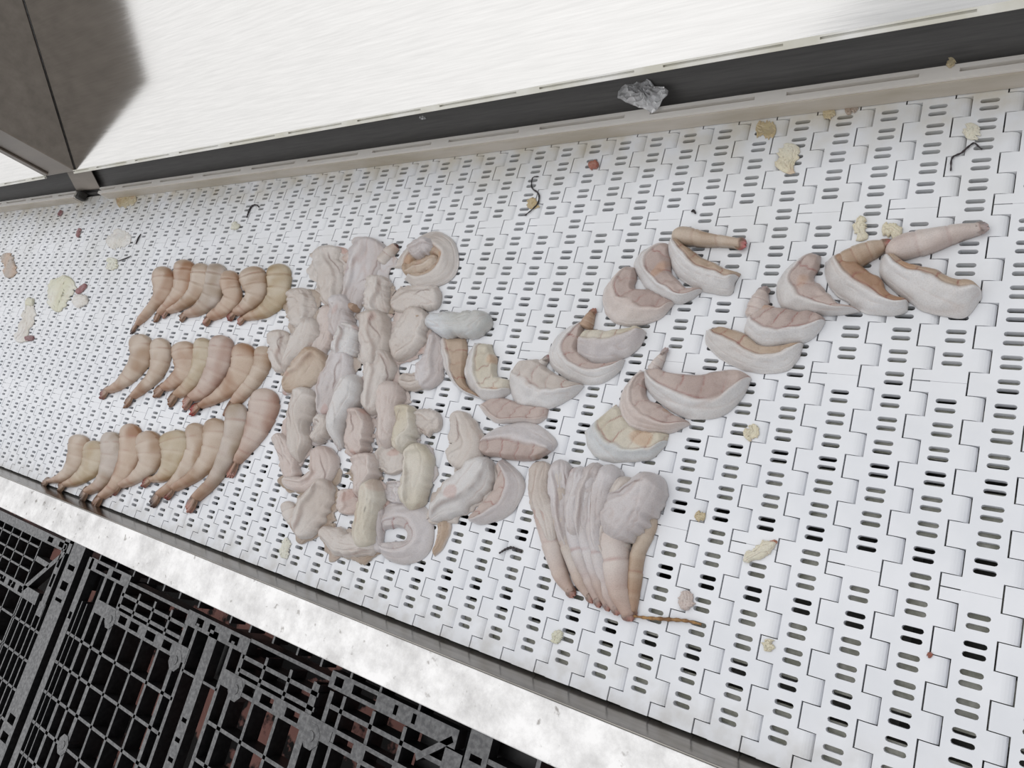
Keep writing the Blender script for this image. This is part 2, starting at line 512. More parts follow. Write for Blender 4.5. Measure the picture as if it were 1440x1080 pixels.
def bandx(xa, xb, y, w, slots, d=0.028):
    """flat band along x with rounded-looking slot openings; slots = list of (xs, xe)"""
    mb = MB(); wi = w * 0.27
    mb.box(xa, xb, y - w / 2, y - wi, PZ - d, PZ); mb.box(xa, xb, y + wi, y + w / 2, PZ - d, PZ)
    cur = xa
    for s0, s1 in sorted(slots):
        if s0 > cur: mb.box(cur, s0, y - wi, y + wi, PZ - d, PZ)
        cur = s1
    if cur < xb: mb.box(cur, xb, y - wi, y + wi, PZ - d, PZ)
    return mb
def bandy(ya, yb, x, w, slots, d=0.028):
    mb = bandx(ya, yb, x, w, slots, d)
    mb.v = [(y, x_, z) for (x_, y, z) in mb.v]
    return mb
def ribx(xa, xb, y, w=0.009, d=0.045): return MB().box(xa, xb, y - w / 2, y + w / 2, PZ - d, PZ - 0.001)
def riby(ya, yb, x, w=0.009, d=0.045): return MB().box(x - w / 2, x + w / 2, ya, yb, PZ - d, PZ - 0.001)
def boss(x, y, r=0.027):
    mb = MB()
    mb.prism_z([(x + r * math.cos(a), y + r * math.sin(a)) for a in np.linspace(0, 2 * math.pi, 9)[:-1] + 0.39], PZ - 0.03, PZ + 0.0006)
    mb.prism_z([(x + 0.011 * math.cos(a), y + 0.011 * math.sin(a)) for a in np.linspace(0, 2 * math.pi, 13)[:-1]], PZ, PZ + 0.002)
    return mb
def diag(xa, ya, xb, yb, w=0.012, d=0.03):
    n = np.array([-(yb - ya), xb - xa]); n = n / np.linalg.norm(n) * w / 2
    return MB().prism_z([(xa + n[0], ya + n[1]), (xb + n[0], yb + n[1]), (xb - n[0], yb - n[1]), (xa - n[0], ya - n[1])], PZ - d, PZ)

YE = -1.36
parts = []
XL, XR = -2.14, -0.695
dots = lambda a, b, st, l: [(a + i * st, a + i * st + l) for i in range(int((b - a) / st))]
# outer bands
parts.append(('edge_band', bandx(XL, -1.905, -0.455, 0.034, [(-2.10, -2.03), (-2.005, -1.955)])))
parts.append(('edge_band', bandx(-1.60, -1.335, -0.468, 0.036, [(-1.555, -1.525), (-1.50, -1.475), (-1.41, -1.375)])))
parts.append(('edge_band', bandx(-1.05, XR, -0.450, 0.034, [(-1.035, -1.01), (-0.98, -0.91), (-0.86, -0.85), (-0.81, -0.80)])))
parts.append(('rib', ribx(-1.905, -1.60, -0.458, 0.008))); parts.append(('rib', ribx(-1.335, -1.05, -0.452, 0.008)))
parts.append(('edge_band', bandx(XL, XR, YE, 0.034, dots(XL + 0.05, XR, 0.11, 0.06))))
parts.append(('edge_band', bandy(YE, -0.44, XL, 0.030, [(-0.62, -0.60)])))
parts.append(('edge_band', bandy(YE, -0.47, XR, 0.042, dots(YE + 0.03, -0.5, 0.05, 0.012))))
# inner bands along x
for y in (-0.552, -1.22):
    parts.append(('inner_band', bandx(-2.03, -1.545, y, 0.036, [(-1.89, -1.85), (-1.83, -1.785), (-1.745, -1.70), (-1.66, -1.62)])))
    parts.append(('inner_band', bandx(-1.39, -0.735, y, 0.036, [(-1.305, -1.265), (-1.24, -1.195), (-1.15, -1.105), (-1.0, -0.935), (-0.90, -0.825)])))
# ladder ribs along y
for x, w in ((-2.03, 0.014), (-1.975, 0.012), (-1.917, 0.016), (-1.592, 0.014), (-1.547, 0.012), (-1.395, 0.012), (-1.345, 0.014), (-1.08, 0.012), (-1.035, 0.012)):
    parts.append(('ladder_rib', riby(YE, -0.472, x, w)))
parts.append(('rib', ribx(-1.547, -1.395, -0.585, 0.006)))
parts.append(('centre_beam', bandy(YE, -0.47, -1.472, 0.036, dots(YE, -0.6, 0.045, 0.010))))
# margin beyond the edge band, reaching under the flange
parts.append(('edge_band', bandx(XL, XR, -0.335, 0.02, [])))
for y in (-0.375, -0.415):
    parts.append(('rib', ribx(XL, XR, y, 0.005)))
for x in (-2.10, -2.0, -1.90, -1.82, -1.74, -1.66, -1.57, -1.43, -1.35, -1.26, -1.172, -1.09, -0.995, -0.907, -0.80):
    parts.append(('rib', riby(-0.438, -0.345, x, 0.006)))
# thin ribs
for y in (-0.492,):
    parts.append(('rib', ribx(-1.92, -1.60, y))); parts.append(('rib', ribx(-1.345, -1.07, y)))
parts.append(('rib', ribx(-1.03, -0.71, -0.50)))
for y in (-0.522,):
    parts.append(('rib', ribx(-1.92, -1.60, y))); parts.append(('rib', ribx(-1.345, -1.07, y)))
for k in range(8):
    y = -0.655 - k * 0.083
    parts.append(('rib', ribx(XL, -1.545, y, 0.008))); parts.append(('rib', ribx(-1.39, -0.72, y, 0.008)))
for x in (-1.835, -1.753, -1.670, -1.260, -1.172, -1.090, -0.995, -0.907, -0.82):
    parts.append(('rib', riby(YE, -0.47, x)))
for x in (-2.105, -2.075):
    parts.append(('rib', riby(YE, -0.56, x, 0.004)))
for x, y in ((-1.93, -0.565), (-1.585, -0.573), (-1.33, -0.563), (-1.055, -0.57), (-1.93, -0.90), (-1.585, -0.91), (-1.33, -0.90)):
    parts.append(('boss', boss(x, y)))
parts.append(('diagonal_rib', diag(-0.776, -0.51, -0.705, -0.452)))
for x in (XL + 0.06, -1.47, XR - 0.06):
    for y in (-0.52, -0.9, YE + 0.06):
        parts.append(('foot', MB().box(x - 0.055, x + 0.055, y - 0.05, y + 0.05, -0.56, PZ - 0.046)))
pallet('black slatted plastic pallet with rounded corner lying below the bright flange', XL, XR, YE, -0.44, parts)

parts = []
X0, X1 = -3.35, -2.185
parts.append(('edge_band', bandy(-1.4, -0.40, -2.235, 0.075, [(-0.50, -0.485), (-0.56, -0.535), (-0.595, -0.585), (-0.95, -0.925), (-1.0, -0.975)])))
parts.append(('inner_band', bandy(-0.66, -0.40, -2.315, 0.03, [(-0.51, -0.44), (-0.57, -0.53)])))
parts.append(('edge_band', bandx(X0, -2.28, -0.445, 0.03, [(-2.44, -2.405), (-2.36, -2.31)])))
parts.append(('inner_band', bandx(X0, -2.36, -0.620, 0.036, [(-2.66, -2.61), (-2.58, -2.53), (-2.50, -2.47)])))
parts.append(('edge_band', bandx(X0, -2.28, -1.4, 0.03, [])))
for y in (-0.483, -0.526, -0.56):
    parts.append(('rib', ribx(X0, -2.47, y, 0.006)))
for k in range(8):
    parts.append(('rib', ribx(X0, -2.26, -0.70 - k * 0.084, 0.007)))
for x in (-2.475, -2.555, -2.63, -2.70, -2.775, -2.85, -2.93, -3.0):
    parts.append(('rib', riby(-0.62, -0.445, x, 0.006)))
for x in (-2.30, -2.335, -2.375, -2.415, -2.455, -2.467, -2.56, -2.65, -2.74, -2.83, -2.92):
    parts.append(('rib', riby(-1.4, -0.62, x, 0.006)))
parts.append(('diagonal_rib', diag(-2.47, -0.615, -2.30, -0.455, 0.016)))
parts.append(('diagonal_rib', diag(-2.465, -0.515, -2.37, -0.518, 0.016)))
for x in (X0 + 0.06, -2.8, -2.28):
    for y in (-0.50, -0.95, -1.34):
        parts.append(('foot', MB().box(x - 0.05, x + 0.05, y - 0.05, y + 0.05, -0.56, PZ - 0.046)))
pallet('black plastic pallet of close ribs at the far left edge', X0, X1, -1.4, -0.43, parts)

parts = []
parts.append(('edge_band', bandy(-1.3, -0.36, -0.645, 0.05, dots(-1.2, -0.40, 0.052, 0.012))))
parts.append(('edge_band', bandx(-0.62, 0.4, -0.375, 0.03, [])))
parts.append(('edge_band', bandx(-0.62, 0.4, -1.29, 0.03, [])))
for x in (-0.52, -0.42, -0.32, -0.2, -0.1, 0.0, 0.1, 0.2, 0.3):
    parts.append(('rib', riby(-1.29, -0.39, x)))
for k in range(9):
    parts.append(('rib', ribx(-0.62, 0.4, -0.46 - k * 0.085)))
for x in (-0.6, -0.1, 0.34):
    for y in (-0.43, -0.85, -1.25):
        parts.append(('foot', MB().box(x - 0.05, x + 0.05, y - 0.04, y + 0.04, -0.56, PZ - 0.046)))
pallet('black plastic pallet mostly hidden under the flange, rightmost of the pallets', -0.67, 0.4, -1.3, -0.36, parts)

# ================================================================== SHRIMP
CROPS = {'A': (160, 330, 1440 / 280), 'Q': (0, 360, 3.0), 'C': (380, 320, 1440 / 280), 'D': (340, 480, 1440 / 280),
         'E': (380, 590, 1440 / 280), 'F': (580, 420, 1440 / 280), 'G': (580, 560, 1440 / 280), 'H': (700, 620, 4.0),
         'B': (740, 310, 1440 / 340), 'K': (960, 290, 1440 / 460), 'L': (800, 470, 1440 / 280), 'P': (0, 0, 1.0)}

def crop_pts(code, pts):
    ox, oy, s = CROPS[code]
    return np.array([(ox + x / s, oy + y / s) for x, y in pts], float)

def resample(P, n):
    """Catmull-Rom through the rows of P, n rows out, even in arc length"""
    P = np.asarray(P, float)
    ext = np.vstack([2 * P[0] - P[1], P, 2 * P[-1] - P[-2]])
    out = []
    for i in range(1, len(ext) - 2):
        p0, p1, p2, p3 = ext[i - 1], ext[i], ext[i + 1], ext[i + 2]
        for t in np.linspace(0, 1, 16, endpoint=False):
            out.append(0.5 * (2 * p1 + (p2 - p0) * t + (2 * p0 - 5 * p1 + 4 * p2 - p3) * t * t + (3 * p1 - p0 - 3 * p2 + p3) * t ** 3))
    out.append(P[-1]); out = np.array(out)
    d = np.r_[0, np.cumsum(np.linalg.norm(np.diff(out[:, :2], axis=0), axis=1))]
    q = np.linspace(0, d[-1], n)
    return np.stack([np.interp(q, d, out[:, k]) for k in range(out.shape[1])], 1)

def to_world(px, z):
    return np.array([unproj(x, y, z)[:2] for x, y in px])

def edges_from_centre(code, pts, hw, n, z):
    """both long edges of a body whose centre line and half-widths were traced; laid down on the belt plane at height z"""
    c = crop_pts(code, pts)
    r = resample(np.c_[c, np.array(hw, float) / CROPS[code][2]], n)
    t = np.gradient(r[:, :2], axis=0)
    for _ in range(3):
        t[1:-1] = (t[:-2] + t[1:-1] + t[2:]) / 3
    t /= np.linalg.norm(t, axis=1)[:, None]
    nv = np.stack([t[:, 1], -t[:, 0]], 1)
    A = to_world(r[:, :2] + nv * r[:, 2:], z); B = to_world(r[:, :2] - nv * r[:, 2:], z)
    mid = (A + B) / 2
    tv = np.gradient(mid, axis=0); tv /= np.linalg.norm(tv, axis=1)[:, None]
    return A, B, r, tv

def surf(name, TX, TY, TZ, colr, base_z, parent, org, smooth=True, alpha=None):
    """closed soft body: top grid TX/TY/TZ (n x m), wall down to base_z, flat underside"""
    n, m = TX.shape
    V = np.stack([TX - org[0], TY - org[1], TZ - org[2]], -1).reshape(-1, 3).tolist()
    F = []
    for i in range(n - 1):
        for j in range(m - 1):
            a = i * m + j
            F.append((a, a + 1, a + m + 1, a + m))
    ring = [j for j in range(m)] + [i * m + m - 1 for i in range(1, n)] + [(n - 1) * m + j for j in range(m - 2, -1, -1)] + [i * m for i in range(n - 2, 0, -1)]
    fx, fy = TX.reshape(-1), TY.reshape(-1)
    cx, cy = fx.mean(), fy.mean()
    low = {}
    for k in ring:
        low[k] = len(V); V.append((fx[k] - org[0], fy[k] - org[1], base_z - org[2]))
    for a, b in zip(ring, ring[1:] + ring[:1]):
        F.append((b, a, low[a], low[b]))
    # underside: strips between the two long edges
    for i in range(n - 1):
        F.append((low[i * m], low[(i + 1) * m], low[(i + 1) * m + m - 1], low[i * m + m - 1]))
    o = mesh_obj(name, V, F, M['flesh'], parent, smooth)
    ca = o.data.color_attributes.new('Col', 'FLOAT_COLOR', 'POINT')
    cc = np.ones((len(V), 4))
    C = colr.reshape(-1, 3)
    cc[:n * m, :3] = C
    cc[n * m:, :3] = C[ring]
    if alpha is not None:
        AL = (alpha * np.ones_like(TX)).reshape(-1)
        cc[:n * m, 3] = AL; cc[n * m:, 3] = AL[ring]
    ca.data.foreach_set('color', cc.reshape(-1))
    return o

def lerp(a, b, t): return a + (b - a) * t
def sm(x, a, b):
    t = np.clip((x - a) / (b - a), 0, 1); return t * t * (3 - 2 * t)

PAL = {
    'beige': (srgb(186, 169, 153), srgb(160, 134, 110)), 'orange': (srgb(182, 160, 141), srgb(156, 120, 92)),
    'pink': (srgb(200, 190, 185), srgb(188, 171, 164)), 'grey': (srgb(199, 192, 187), srgb(187, 176, 168)),
    'lilac': (srgb(197, 192, 193), srgb(183, 174, 172)), 'yellow': (srgb(203, 197, 186), srgb(193, 184, 165)),
    'white': (srgb(207, 205, 205), srgb(196, 191, 188)), 'mauve': (srgb(190, 176, 169), srgb(172, 153, 146)), 'tan': (srgb(186, 170, 154), srgb(168, 144, 122)),
    'rowyellow': (srgb(184, 170, 148), srgb(162, 140, 106)), 'rowpink': (srgb(186, 169, 159), srgb(164, 136, 122)), 'rowgrey': (srgb(180, 167, 157), srgb(156, 138, 120)),
    'blue': (srgb(201, 204, 208), srgb(184, 184, 180)),
}
RED = srgb(150, 72, 64); DARK = srgb(84, 44, 40); TAILC = srgb(164, 126, 102)
_seed = [11]
def seed():
    _seed[0] += 1; return _seed[0]

def tail_fin(root, org, p, d, w, L, zb, dark, curl=0.0, base=None):
    TAILC_ = TAILC if base is None else base
    """folded tail fan: five narrow blades leaving the last segment"""
    ang0 = math.atan2(d[1], d[0])
    V = []; F = []; C = []
    rs = np.random.RandomState(seed())
    blades = [(-0.42, 0.85), (-0.2, 1.0), (0.0, 0.92), (0.2, 1.0), (0.42, 0.85)]
    for bi, (da, lf) in enumerate(blades):
        a = ang0 + da * 0.62 + curl
        u = np.array([math.cos(a), math.sin(a)]); nn = np.array([-u[1], u[0]])
        o0 = np.array(p) - u * 0.003 + nn * da * w * 0.8
        ln = L * lf * (0.9 + 0.2 * rs.rand())
        for k in range(6):
            t = k / 5.0
            ww = w * 0.62 * (0.65 + 0.75 * math.sin(math.pi * min(t * 0.8 + 0.12, 1))) * (1 if t < 0.95 else 0.35)
            c = o0 + u * ln * t
            hz = zb + 0.0052 * (1 - t) + 0.0016 + 0.0009 * (2 - abs(bi - 2)) * (0.4 + 0.6 * t)
            b = len(V)
            for q, dz in ((-1, -0.0011), (0, 0.0007), (1, -0.0011)):
                pt = c + nn * ww * q; V.append((pt[0] - org[0], pt[1] - org[1], hz + dz - org[2]))
                col = lerp(TAILC_, dark, sm(np.array(t), 0.25, 0.95)); C.append(col)
            V.append((c[0] - org[0], c[1] - org[1], hz - 0.0022 - org[2])); C.append(lerp(TAILC_, dark, t))
            if k:
                a_ = b - 4
                for x in range(4):
                    y = (x + 1) % 4 if x < 3 else 0
                    F.append((a_ + x, a_ + y, b + y, b + x))
            else:
                F.append((b, b + 1, b + 2, b + 3))
            if k == 5: F.append((b + 3, b + 2, b + 1, b))
    ob = mesh_obj('tail_fin', V, F, M['flesh'], root, True)
    ca = ob.data.color_attributes.new('Col', 'FLOAT_COLOR', 'POINT')
    cc = np.ones((len(V), 4)); cc[:, :3] = np.array(C); cc[:, 3] = 0.82; ca.data.foreach_set('color', cc.reshape(-1))
    return ob

def segmented(name, root, org, code, pts, hw, H, pal, z0=0.0, red=0.5, nseg=6, tail=True, dark=DARK, finL=None, head_round=True, taper=0.0):
    """abdomen with overlapping rings, tapering to the tail fan"""
    n, m = 54, 18
    kk = np.linspace(0, 1, len(hw))
    hw = [h * (1 - taper * max(0, (q - 0.3) / 0.7) ** 0.8) for h, q in zip(hw, kk)]
    A, B, r, tv = edges_from_centre(code, pts, hw, n, 0.006 + z0)
    t = np.linspace(0, 1, n)[:, None]; v = np.linspace(0, 1, m)[None, :]
    c = 2 * v - 1
    th = c * math.pi / 2
    wid = np.sqrt(np.clip(1 - (1 - np.clip(t / 0.17, 0, 1)) ** 2, 0.015, 1)) ** 0.9 if head_round else np.ones_like(t)
    if not tail: wid = wid * np.sqrt(np.clip(1 - (1 - np.clip((1 - t) / 0.10, 0, 1)) ** 2, 0.03, 1))
    ph = (t * nseg) % 1.0
    ring = 1 + 0.07 * (1 - ph) - 0.03 - 0.10 * np.exp(-((ph - 0.02) / 0.06) ** 2)
    if not tail: pass
    s1 = seed()
    f1 = FN(s1, 120); f2 = FN(s1 + 500, 380); f3 = FN(s1 + 900, 60)
    half = np.sin(th) * wid * ring
    mid = (A + B) / 2; hv = (A - B) / 2
    TX = mid[:, 0:1] + hv[:, 0:1] * half; TY = mid[:, 1:2] + hv[:, 1:2] * half
    hloc = np.linalg.norm(hv, axis=1)[:, None]
    HH = np.minimum(H, hloc * 1.1) * wid
    TZ = z0 + 0.0012 + HH * np.cos(th) ** 0.8 * ring * np.ones_like(TX)
    TZ = TZ + (0.0006 * f1(TX, TY) + 0.00025 * f2(TX, TY)) * np.cos(th)
    b0, b1 = PAL[pal]
    k = np.clip(0.30 + 0.55 * f3(TX, TY) + 0.35 * f1(TX, TY) + 0.40 * np.abs(c) ** 2 * red * 2, 0, 1.25)[..., None]
    col = lerp(b0, b1, k)
    col = lerp(col, TAILC, (red * 0.95 * sm(t, 0.6, 1.0) * np.ones_like(v))[..., None])
    line = np.exp(-((ph - 0.0) / 0.045) ** 2) + np.exp(-((ph - 1.0) / 0.045) ** 2)
    line = line * sm(t, 0.06, 0.16) * (0.35 + 0.3 * f1(TX * 1.3, TY * 0.7)) * np.ones_like(v)
    col = lerp(col, lerp(b1, RED, 0.45), np.clip(line, 0, 0.75)[..., None])
    col = lerp(col, srgb(232, 222, 208), (np.clip(np.exp(-((ph - 0.25) / 0.12) ** 2), 0, 1) * 0.10 * np.ones_like(v))[..., None])
    ob = surf(name, TX, TY, TZ, col, max(z0 - 0.003, 0.0003), root, org)
    if tail:
        w = hloc[-1, 0]
        tail_fin(root, org, mid[-1] - tv[-1] * 0.001, tv[-1], w, finL or max(0.011, 1.5 * w), z0, dark, base=lerp(b1, TAILC, red))
    return ob

def lobe(name, root, org, code, pts, hw, H, pal, z0=0.0, groove=0.5, gpos=0.42, acc=0.4, stri=1.0, grow=1.0, fray=1.0, hk=1.3, amin=0.35, amax=1.0, zoff=0.0):
    """butterflied body lying back up: two slumped halves, one folded over the other, frayed edges"""
    n, m = 64, 44
    A, B, r, tv = edges_from_centre(code, pts, [h * grow for h in hw], n, 0.005 * (zoff == 0) + z0 + zoff)
    t = np.linspace(0, 1, n)[:, None]; v = np.linspace(0, 1, m)[None, :]
    c = 2 * v - 1
    s1 = seed()
    f1 = FN(s1, 75); f2 = FN(s1 + 500, 230); f3 = FN(s1 + 900, 50); f4 = FN(s1 + 77, 14); f5 = FN(s1 + 33, 520)
    fl = FN(s1 + 61, 5.0)
    wid = np.clip(1 - (1 - np.clip(t / 0.13, 0, 1)) ** 2, 0.02, 1) ** 0.42 * np.clip(1 - (1 - np.clip((1 - t) / 0.16, 0, 1)) ** 2, 0.04, 1) ** 0.42
    mid = (A + B) / 2; hv = (A - B) / 2
    side = np.sin(c * math.pi / 2)
    sg = np.tanh(c * 6)
    wob = 1 + fray * (0.09 * f4(t * 1.1, sg * 0.6) + 0.055 * f4(t * 2.8, sg * 2.2) + 0.025 * f4(t * 6.5, sg * 3.1))
    TX = mid[:, 0:1] + hv[:, 0:1] * side * wid * wob; TY = mid[:, 1:2] + hv[:, 1:2] * side * wid * wob
    hloc = np.linalg.norm(hv, axis=1)[:, None]
    HH = np.minimum(H * hk, hloc * 1.1) * wid ** 0.8
    g = gpos * 2 - 1 + 0.20 * np.sin(t * 4 + s1) + 0.08 * np.sin(t * 11 + s1 * 2)
    dome = np.clip(np.cos(c * math.pi / 2), 0, 1) ** 0.72 * (0.82 + 0.18 * sm(1 - np.abs(c), 0.0, 0.5))
    sgn = 1 if s1 % 2 else -1
    fold = 1 / (1 + np.exp(-sgn * (c - g) / 0.035))
    act = sm(t, 0.04, 0.2) * (1 - sm(t, 0.82, 1.0))
    step = groove * 0.62 * act
    zd = z0 * (1 - 0.8 * np.abs(c) ** 2.5) * lerp(0.35, 1.0, sm(t, 0.0, 0.14)) * lerp(0.2, 1.0, sm(1 - t, 0.0, 0.25))
    TZ = zd + 0.0009 + HH * dome * (1 - step * fold)
    crest = np.exp(-((c - g + sgn * 0.10) / 0.09) ** 2) * act
    TZ = TZ + 0.0012 * groove * crest * dome
    TZ = TZ + (0.0011 * f1(TX, TY) + 0.0005 * f2(TX, TY) + 0.0002 * f5(TX, TY)) * dome * wid
    # creases that run mostly along the body
    cr1 = np.exp(-(fl(t * 1.0, c * 1.7) / 0.10) ** 2); cr2 = np.exp(-(fl(t * 1.3 + 9, c * 2.3 + 4) / 0.08) ** 2)
    TZ = TZ - (0.0011 * cr1 + 0.0008 * cr2) * stri * dome * wid
    TZ = np.maximum(TZ, zd + 0.0006)
    b0, b1 = PAL[pal]
    k = np.clip(0.35 + 0.45 * f3(TX, TY) + acc * np.abs(c) ** 3 + 0.25 * fold * groove, 0, 1)[..., None]
    col = lerp(b0, b1, k)
    lnf = np.exp(-((c - g) / 0.05) ** 2) * act * groove
    col = lerp(col, srgb(158, 122, 108), np.clip(lnf * (0.45 + 0.4 * f1(TX, TY)), 0, 0.65)[..., None])
    col = lerp(col, srgb(170, 140, 128), np.clip((0.30 * cr1 + 0.2 * cr2) * stri * (0.5 + 0.5 * f2(TX * 0.3, TY * 0.3)), 0, 0.45)[..., None])
    col = lerp(col, srgb(222, 218, 213), np.clip(crest * 0.30 * groove, 0, 0.4)[..., None])
    spot = np.clip((f2(TX * 0.5, TY * 0.5) - 1.35) * 1.5, 0, 0.5)[..., None]
    col = lerp(col, srgb(176, 110, 92), spot * acc)
    if s1 % 5 in (0, 1, 3) and m > 10 and groove > 0.25:
        cv = (0.35 if s1 % 2 else -0.3) + 0.25 * np.sin(t * 6 + s1) + 0.06 * np.sin(t * 17)
        vein = np.exp(-((c - cv) / 0.035) ** 2) * sm(t, 0.12, 0.2) * (1 - sm(t, 0.35 + 0.05 * (s1 % 4), 0.5 + 0.05 * (s1 % 4)))
        col = lerp(col, srgb(112, 82, 74), np.clip(vein * 0.75, 0, 0.75)[..., None])
    thin = 1 - sm(1 - np.abs(c), 0.0, 0.36)
    col = lerp(col, srgb(208, 203, 199), (thin * 0.55 * (1 - amin) * np.ones_like(TX))[..., None])
    ob = surf(name, TX, TY, TZ + zoff, col, zoff + 0.0003, root, org)
    return ob

def leaf(name, root, org, code, inner, outer, H, pal, z0=0.0, segpal='pink', split=0.42, nseg=5, line=0.8):
    """opened half: segmented shell side (inner edge) and a smooth pale flap of meat (outer edge)"""
    n, m = 72, 46
    H = H * 0.80
    I = resample(to_world(crop_pts(code, inner), 0.005 + z0), n)
    O = resample(to_world(crop_pts(code, outer), 0.004 + z0), n)
    s1 = seed()
    t = np.linspace(0, 1, n)[:, None]; v0 = np.linspace(0, 1, m)[None, :]
    v = 0.35 * v0 + 0.65 * (0.5 - 0.5 * np.cos(v0 * math.pi))
    f1 = FN(s1, 70); f2 = FN(s1 + 500, 230); f3 = FN(s1 + 900, 45); f4 = FN(s1 + 77, 9); f5 = FN(s1 + 33, 520); fl = FN(s1 + 61, 5.0)
    wv = v + (0.026 * f4(t * 1.6, 0.2) + 0.006 * f4(t * 5, 1.0)) * (2 * v - 1) * 1.4
    TX = I[:, 0:1] + (O[:, 0:1] - I[:, 0:1]) * wv; TY = I[:, 1:2] + (O[:, 1:2] - I[:, 1:2]) * wv
    ends = np.clip(1 - (1 - np.clip(t / 0.12, 0, 1)) ** 2, 0, 1) ** 0.5 * np.clip(1 - (1 - np.clip((1 - t) / 0.12, 0, 1)) ** 2, 0, 1) ** 0.5
    sp = split + 0.05 * f4(t * 1.1, 0.3) + 0.022 * f4(t * 3.4, 2.3)
    skew = 0.35 * v + 0.10 * f4(v * 2.0, 3.0)
    ph = (t * nseg + skew + 0.05 * f1(TX, TY)) % 1.0
    bumps = np.sin(math.pi * ph) ** 0.45
    inner_h = H * (0.55 + 0.22 * bumps + 0.16 * v / np.maximum(sp, 0.1)) * np.clip(v / 0.10, 0, 1) ** 0.5
    q = np.clip((v - sp) / (1 - sp), 0, 1)
    flap_h = H * np.clip(1 - q ** 2.0, 0, 1) ** 0.75 * (0.86 + 0.22 * np.exp(-((q - 0.22) / 0.22) ** 2))
    wgt = sm(v, sp - 0.02, sp + 0.03)
    TZ = inner_h * (1 - wgt) + flap_h * wgt
    TZ = TZ - 0.0012 * np.exp(-((v - sp) / 0.025) ** 2)
    edge = np.clip((1 - v) / 0.05, 0, 1) ** 0.6 * np.clip(v / 0.05, 0, 1) ** 0.6
    TZ = TZ * ends + (0.0010 * f1(TX, TY) + 0.0006 * f2(TX, TY) + 0.0003 * f5(TX, TY)) * ends * edge
    cr = np.exp(-(fl(t * 0.8, v * 3.0) / 0.10) ** 2) * wgt
    TZ = TZ - 0.0007 * cr * ends * edge
    TZ = np.maximum(TZ, 0.0002) + z0 * (1 - 0.85 * v ** 3) * (1 - 0.5 * (1 - v) ** 5) * (0.3 + 0.7 * ends) + 0.0008
    b0, b1 = PAL[pal]; s0, s2 = PAL[segpal]
    kf = np.clip(0.25 + 0.4 * f3(TX, TY) + 0.55 * sm(q, 0.75, 1.0), 0, 1)[..., None]
    flap_c = lerp(b0, b1, kf)
    ks = np.clip(0.45 + 0.5 * f3(TX * 1.4 + 3, TY), 0, 1)[..., None]
    seg_c = lerp(lerp(s0, s2, 0.35), s2 * 0.92, ks)
    ln = (np.exp(-(ph / 0.035) ** 2) + np.exp(-((ph - 1) / 0.035) ** 2)) * (0.50 + 0.55 * f2(TX * 0.5, TY * 0.5))
    seg_c = lerp(seg_c, RED * 0.9, np.clip(ln, 0, 0.8)[..., None] * line)
    wcol = sm(v, sp - 0.03, sp + 0.12)
    col = lerp(seg_c, flap_c, wcol[..., None])
    rim = np.exp(-((v - sp) / 0.016) ** 2) * np.clip(0.30 + 0.75 * f2(TX * 0.35 + 1, TY * 0.35), 0, 1)
    col = lerp(col, RED * 0.85, np.clip(rim, 0, 0.7)[..., None] * line)
    col = lerp(col, srgb(188, 172, 164), np.clip(cr * 0.35, 0, 1)[..., None])
    pig = np.clip(f1(TX * 1.5, TY * 1.5 + 2) - 1.2, 0, 0.45)[..., None] * (1 - wcol)[..., None]
    col = lerp(col, srgb(184, 140, 104), pig)
    thin = 1 - sm(1 - v, 0.0, 0.22)
    col = lerp(col, srgb(208, 205, 204), (thin * 0.5 * np.ones_like(TX))[..., None])
    return surf(name, TX, TY, TZ, col, 0.0003, root, org)

def new_shrimp(code, anchor, label, group):
    p = crop_pts(code, [anchor])[0]; w = unproj(*p, 0.0)
    root = empty('raw_shrimp', (w[0], w[1], 0.0))
    tag(root, label, 'shrimp', group)
    return root, (w[0], w[1], 0.0)

ORD = ['first', 'second', 'third', 'fourth', 'fifth', 'sixth', 'seventh', 'eighth', 'ninth', 'tenth']
# ---- three rows of tail-on shrimp at the left
DKR = srgb(120, 40, 34); BLK = srgb(60, 40, 36); PNK = srgb(172, 122, 110); BRN = srgb(130, 92, 68)
ROW1 = [
 ([(335,235),(352,340),(338,430),(285,505),(215,592),(160,648)], [60,80,62,38,30,18], 'orange', BLK, 'orange brown with a thin black-tipped tail'),
 ([(500,185),(502,290),(480,400),(400,500),(325,570)], [66,74,72,46,26], 'orange', BRN, 'tail tucked beside a black-tipped one'),
 ([(620,210),(622,310),(580,420),(480,510),(385,552)], [60,72,62,38,26], 'beige', PNK, 'slim greyish body'),
 ([(745,215),(722,330),(692,450),(605,540),(515,578)], [66,74,74,54,32], 'rowgrey', BRN, 'olive tinted curved body'),
 ([(835,262),(832,350),(850,450),(780,540),(690,598)], [56,68,70,62,38], 'orange', PNK, 'yellow brown belly patch'),
 ([(975,240),(1005,340),(1012,440),(930,530),(870,566)], [76,95,75,52,30], 'beige', DKR, 'broad plump body and short reddish tail'),
 ([(1180,215),(1187,330),(1172,450),(1080,550),(940,602)], [78,84,84,62,28], 'rowyellow', PNK, 'stout yellowish banded body'),
]
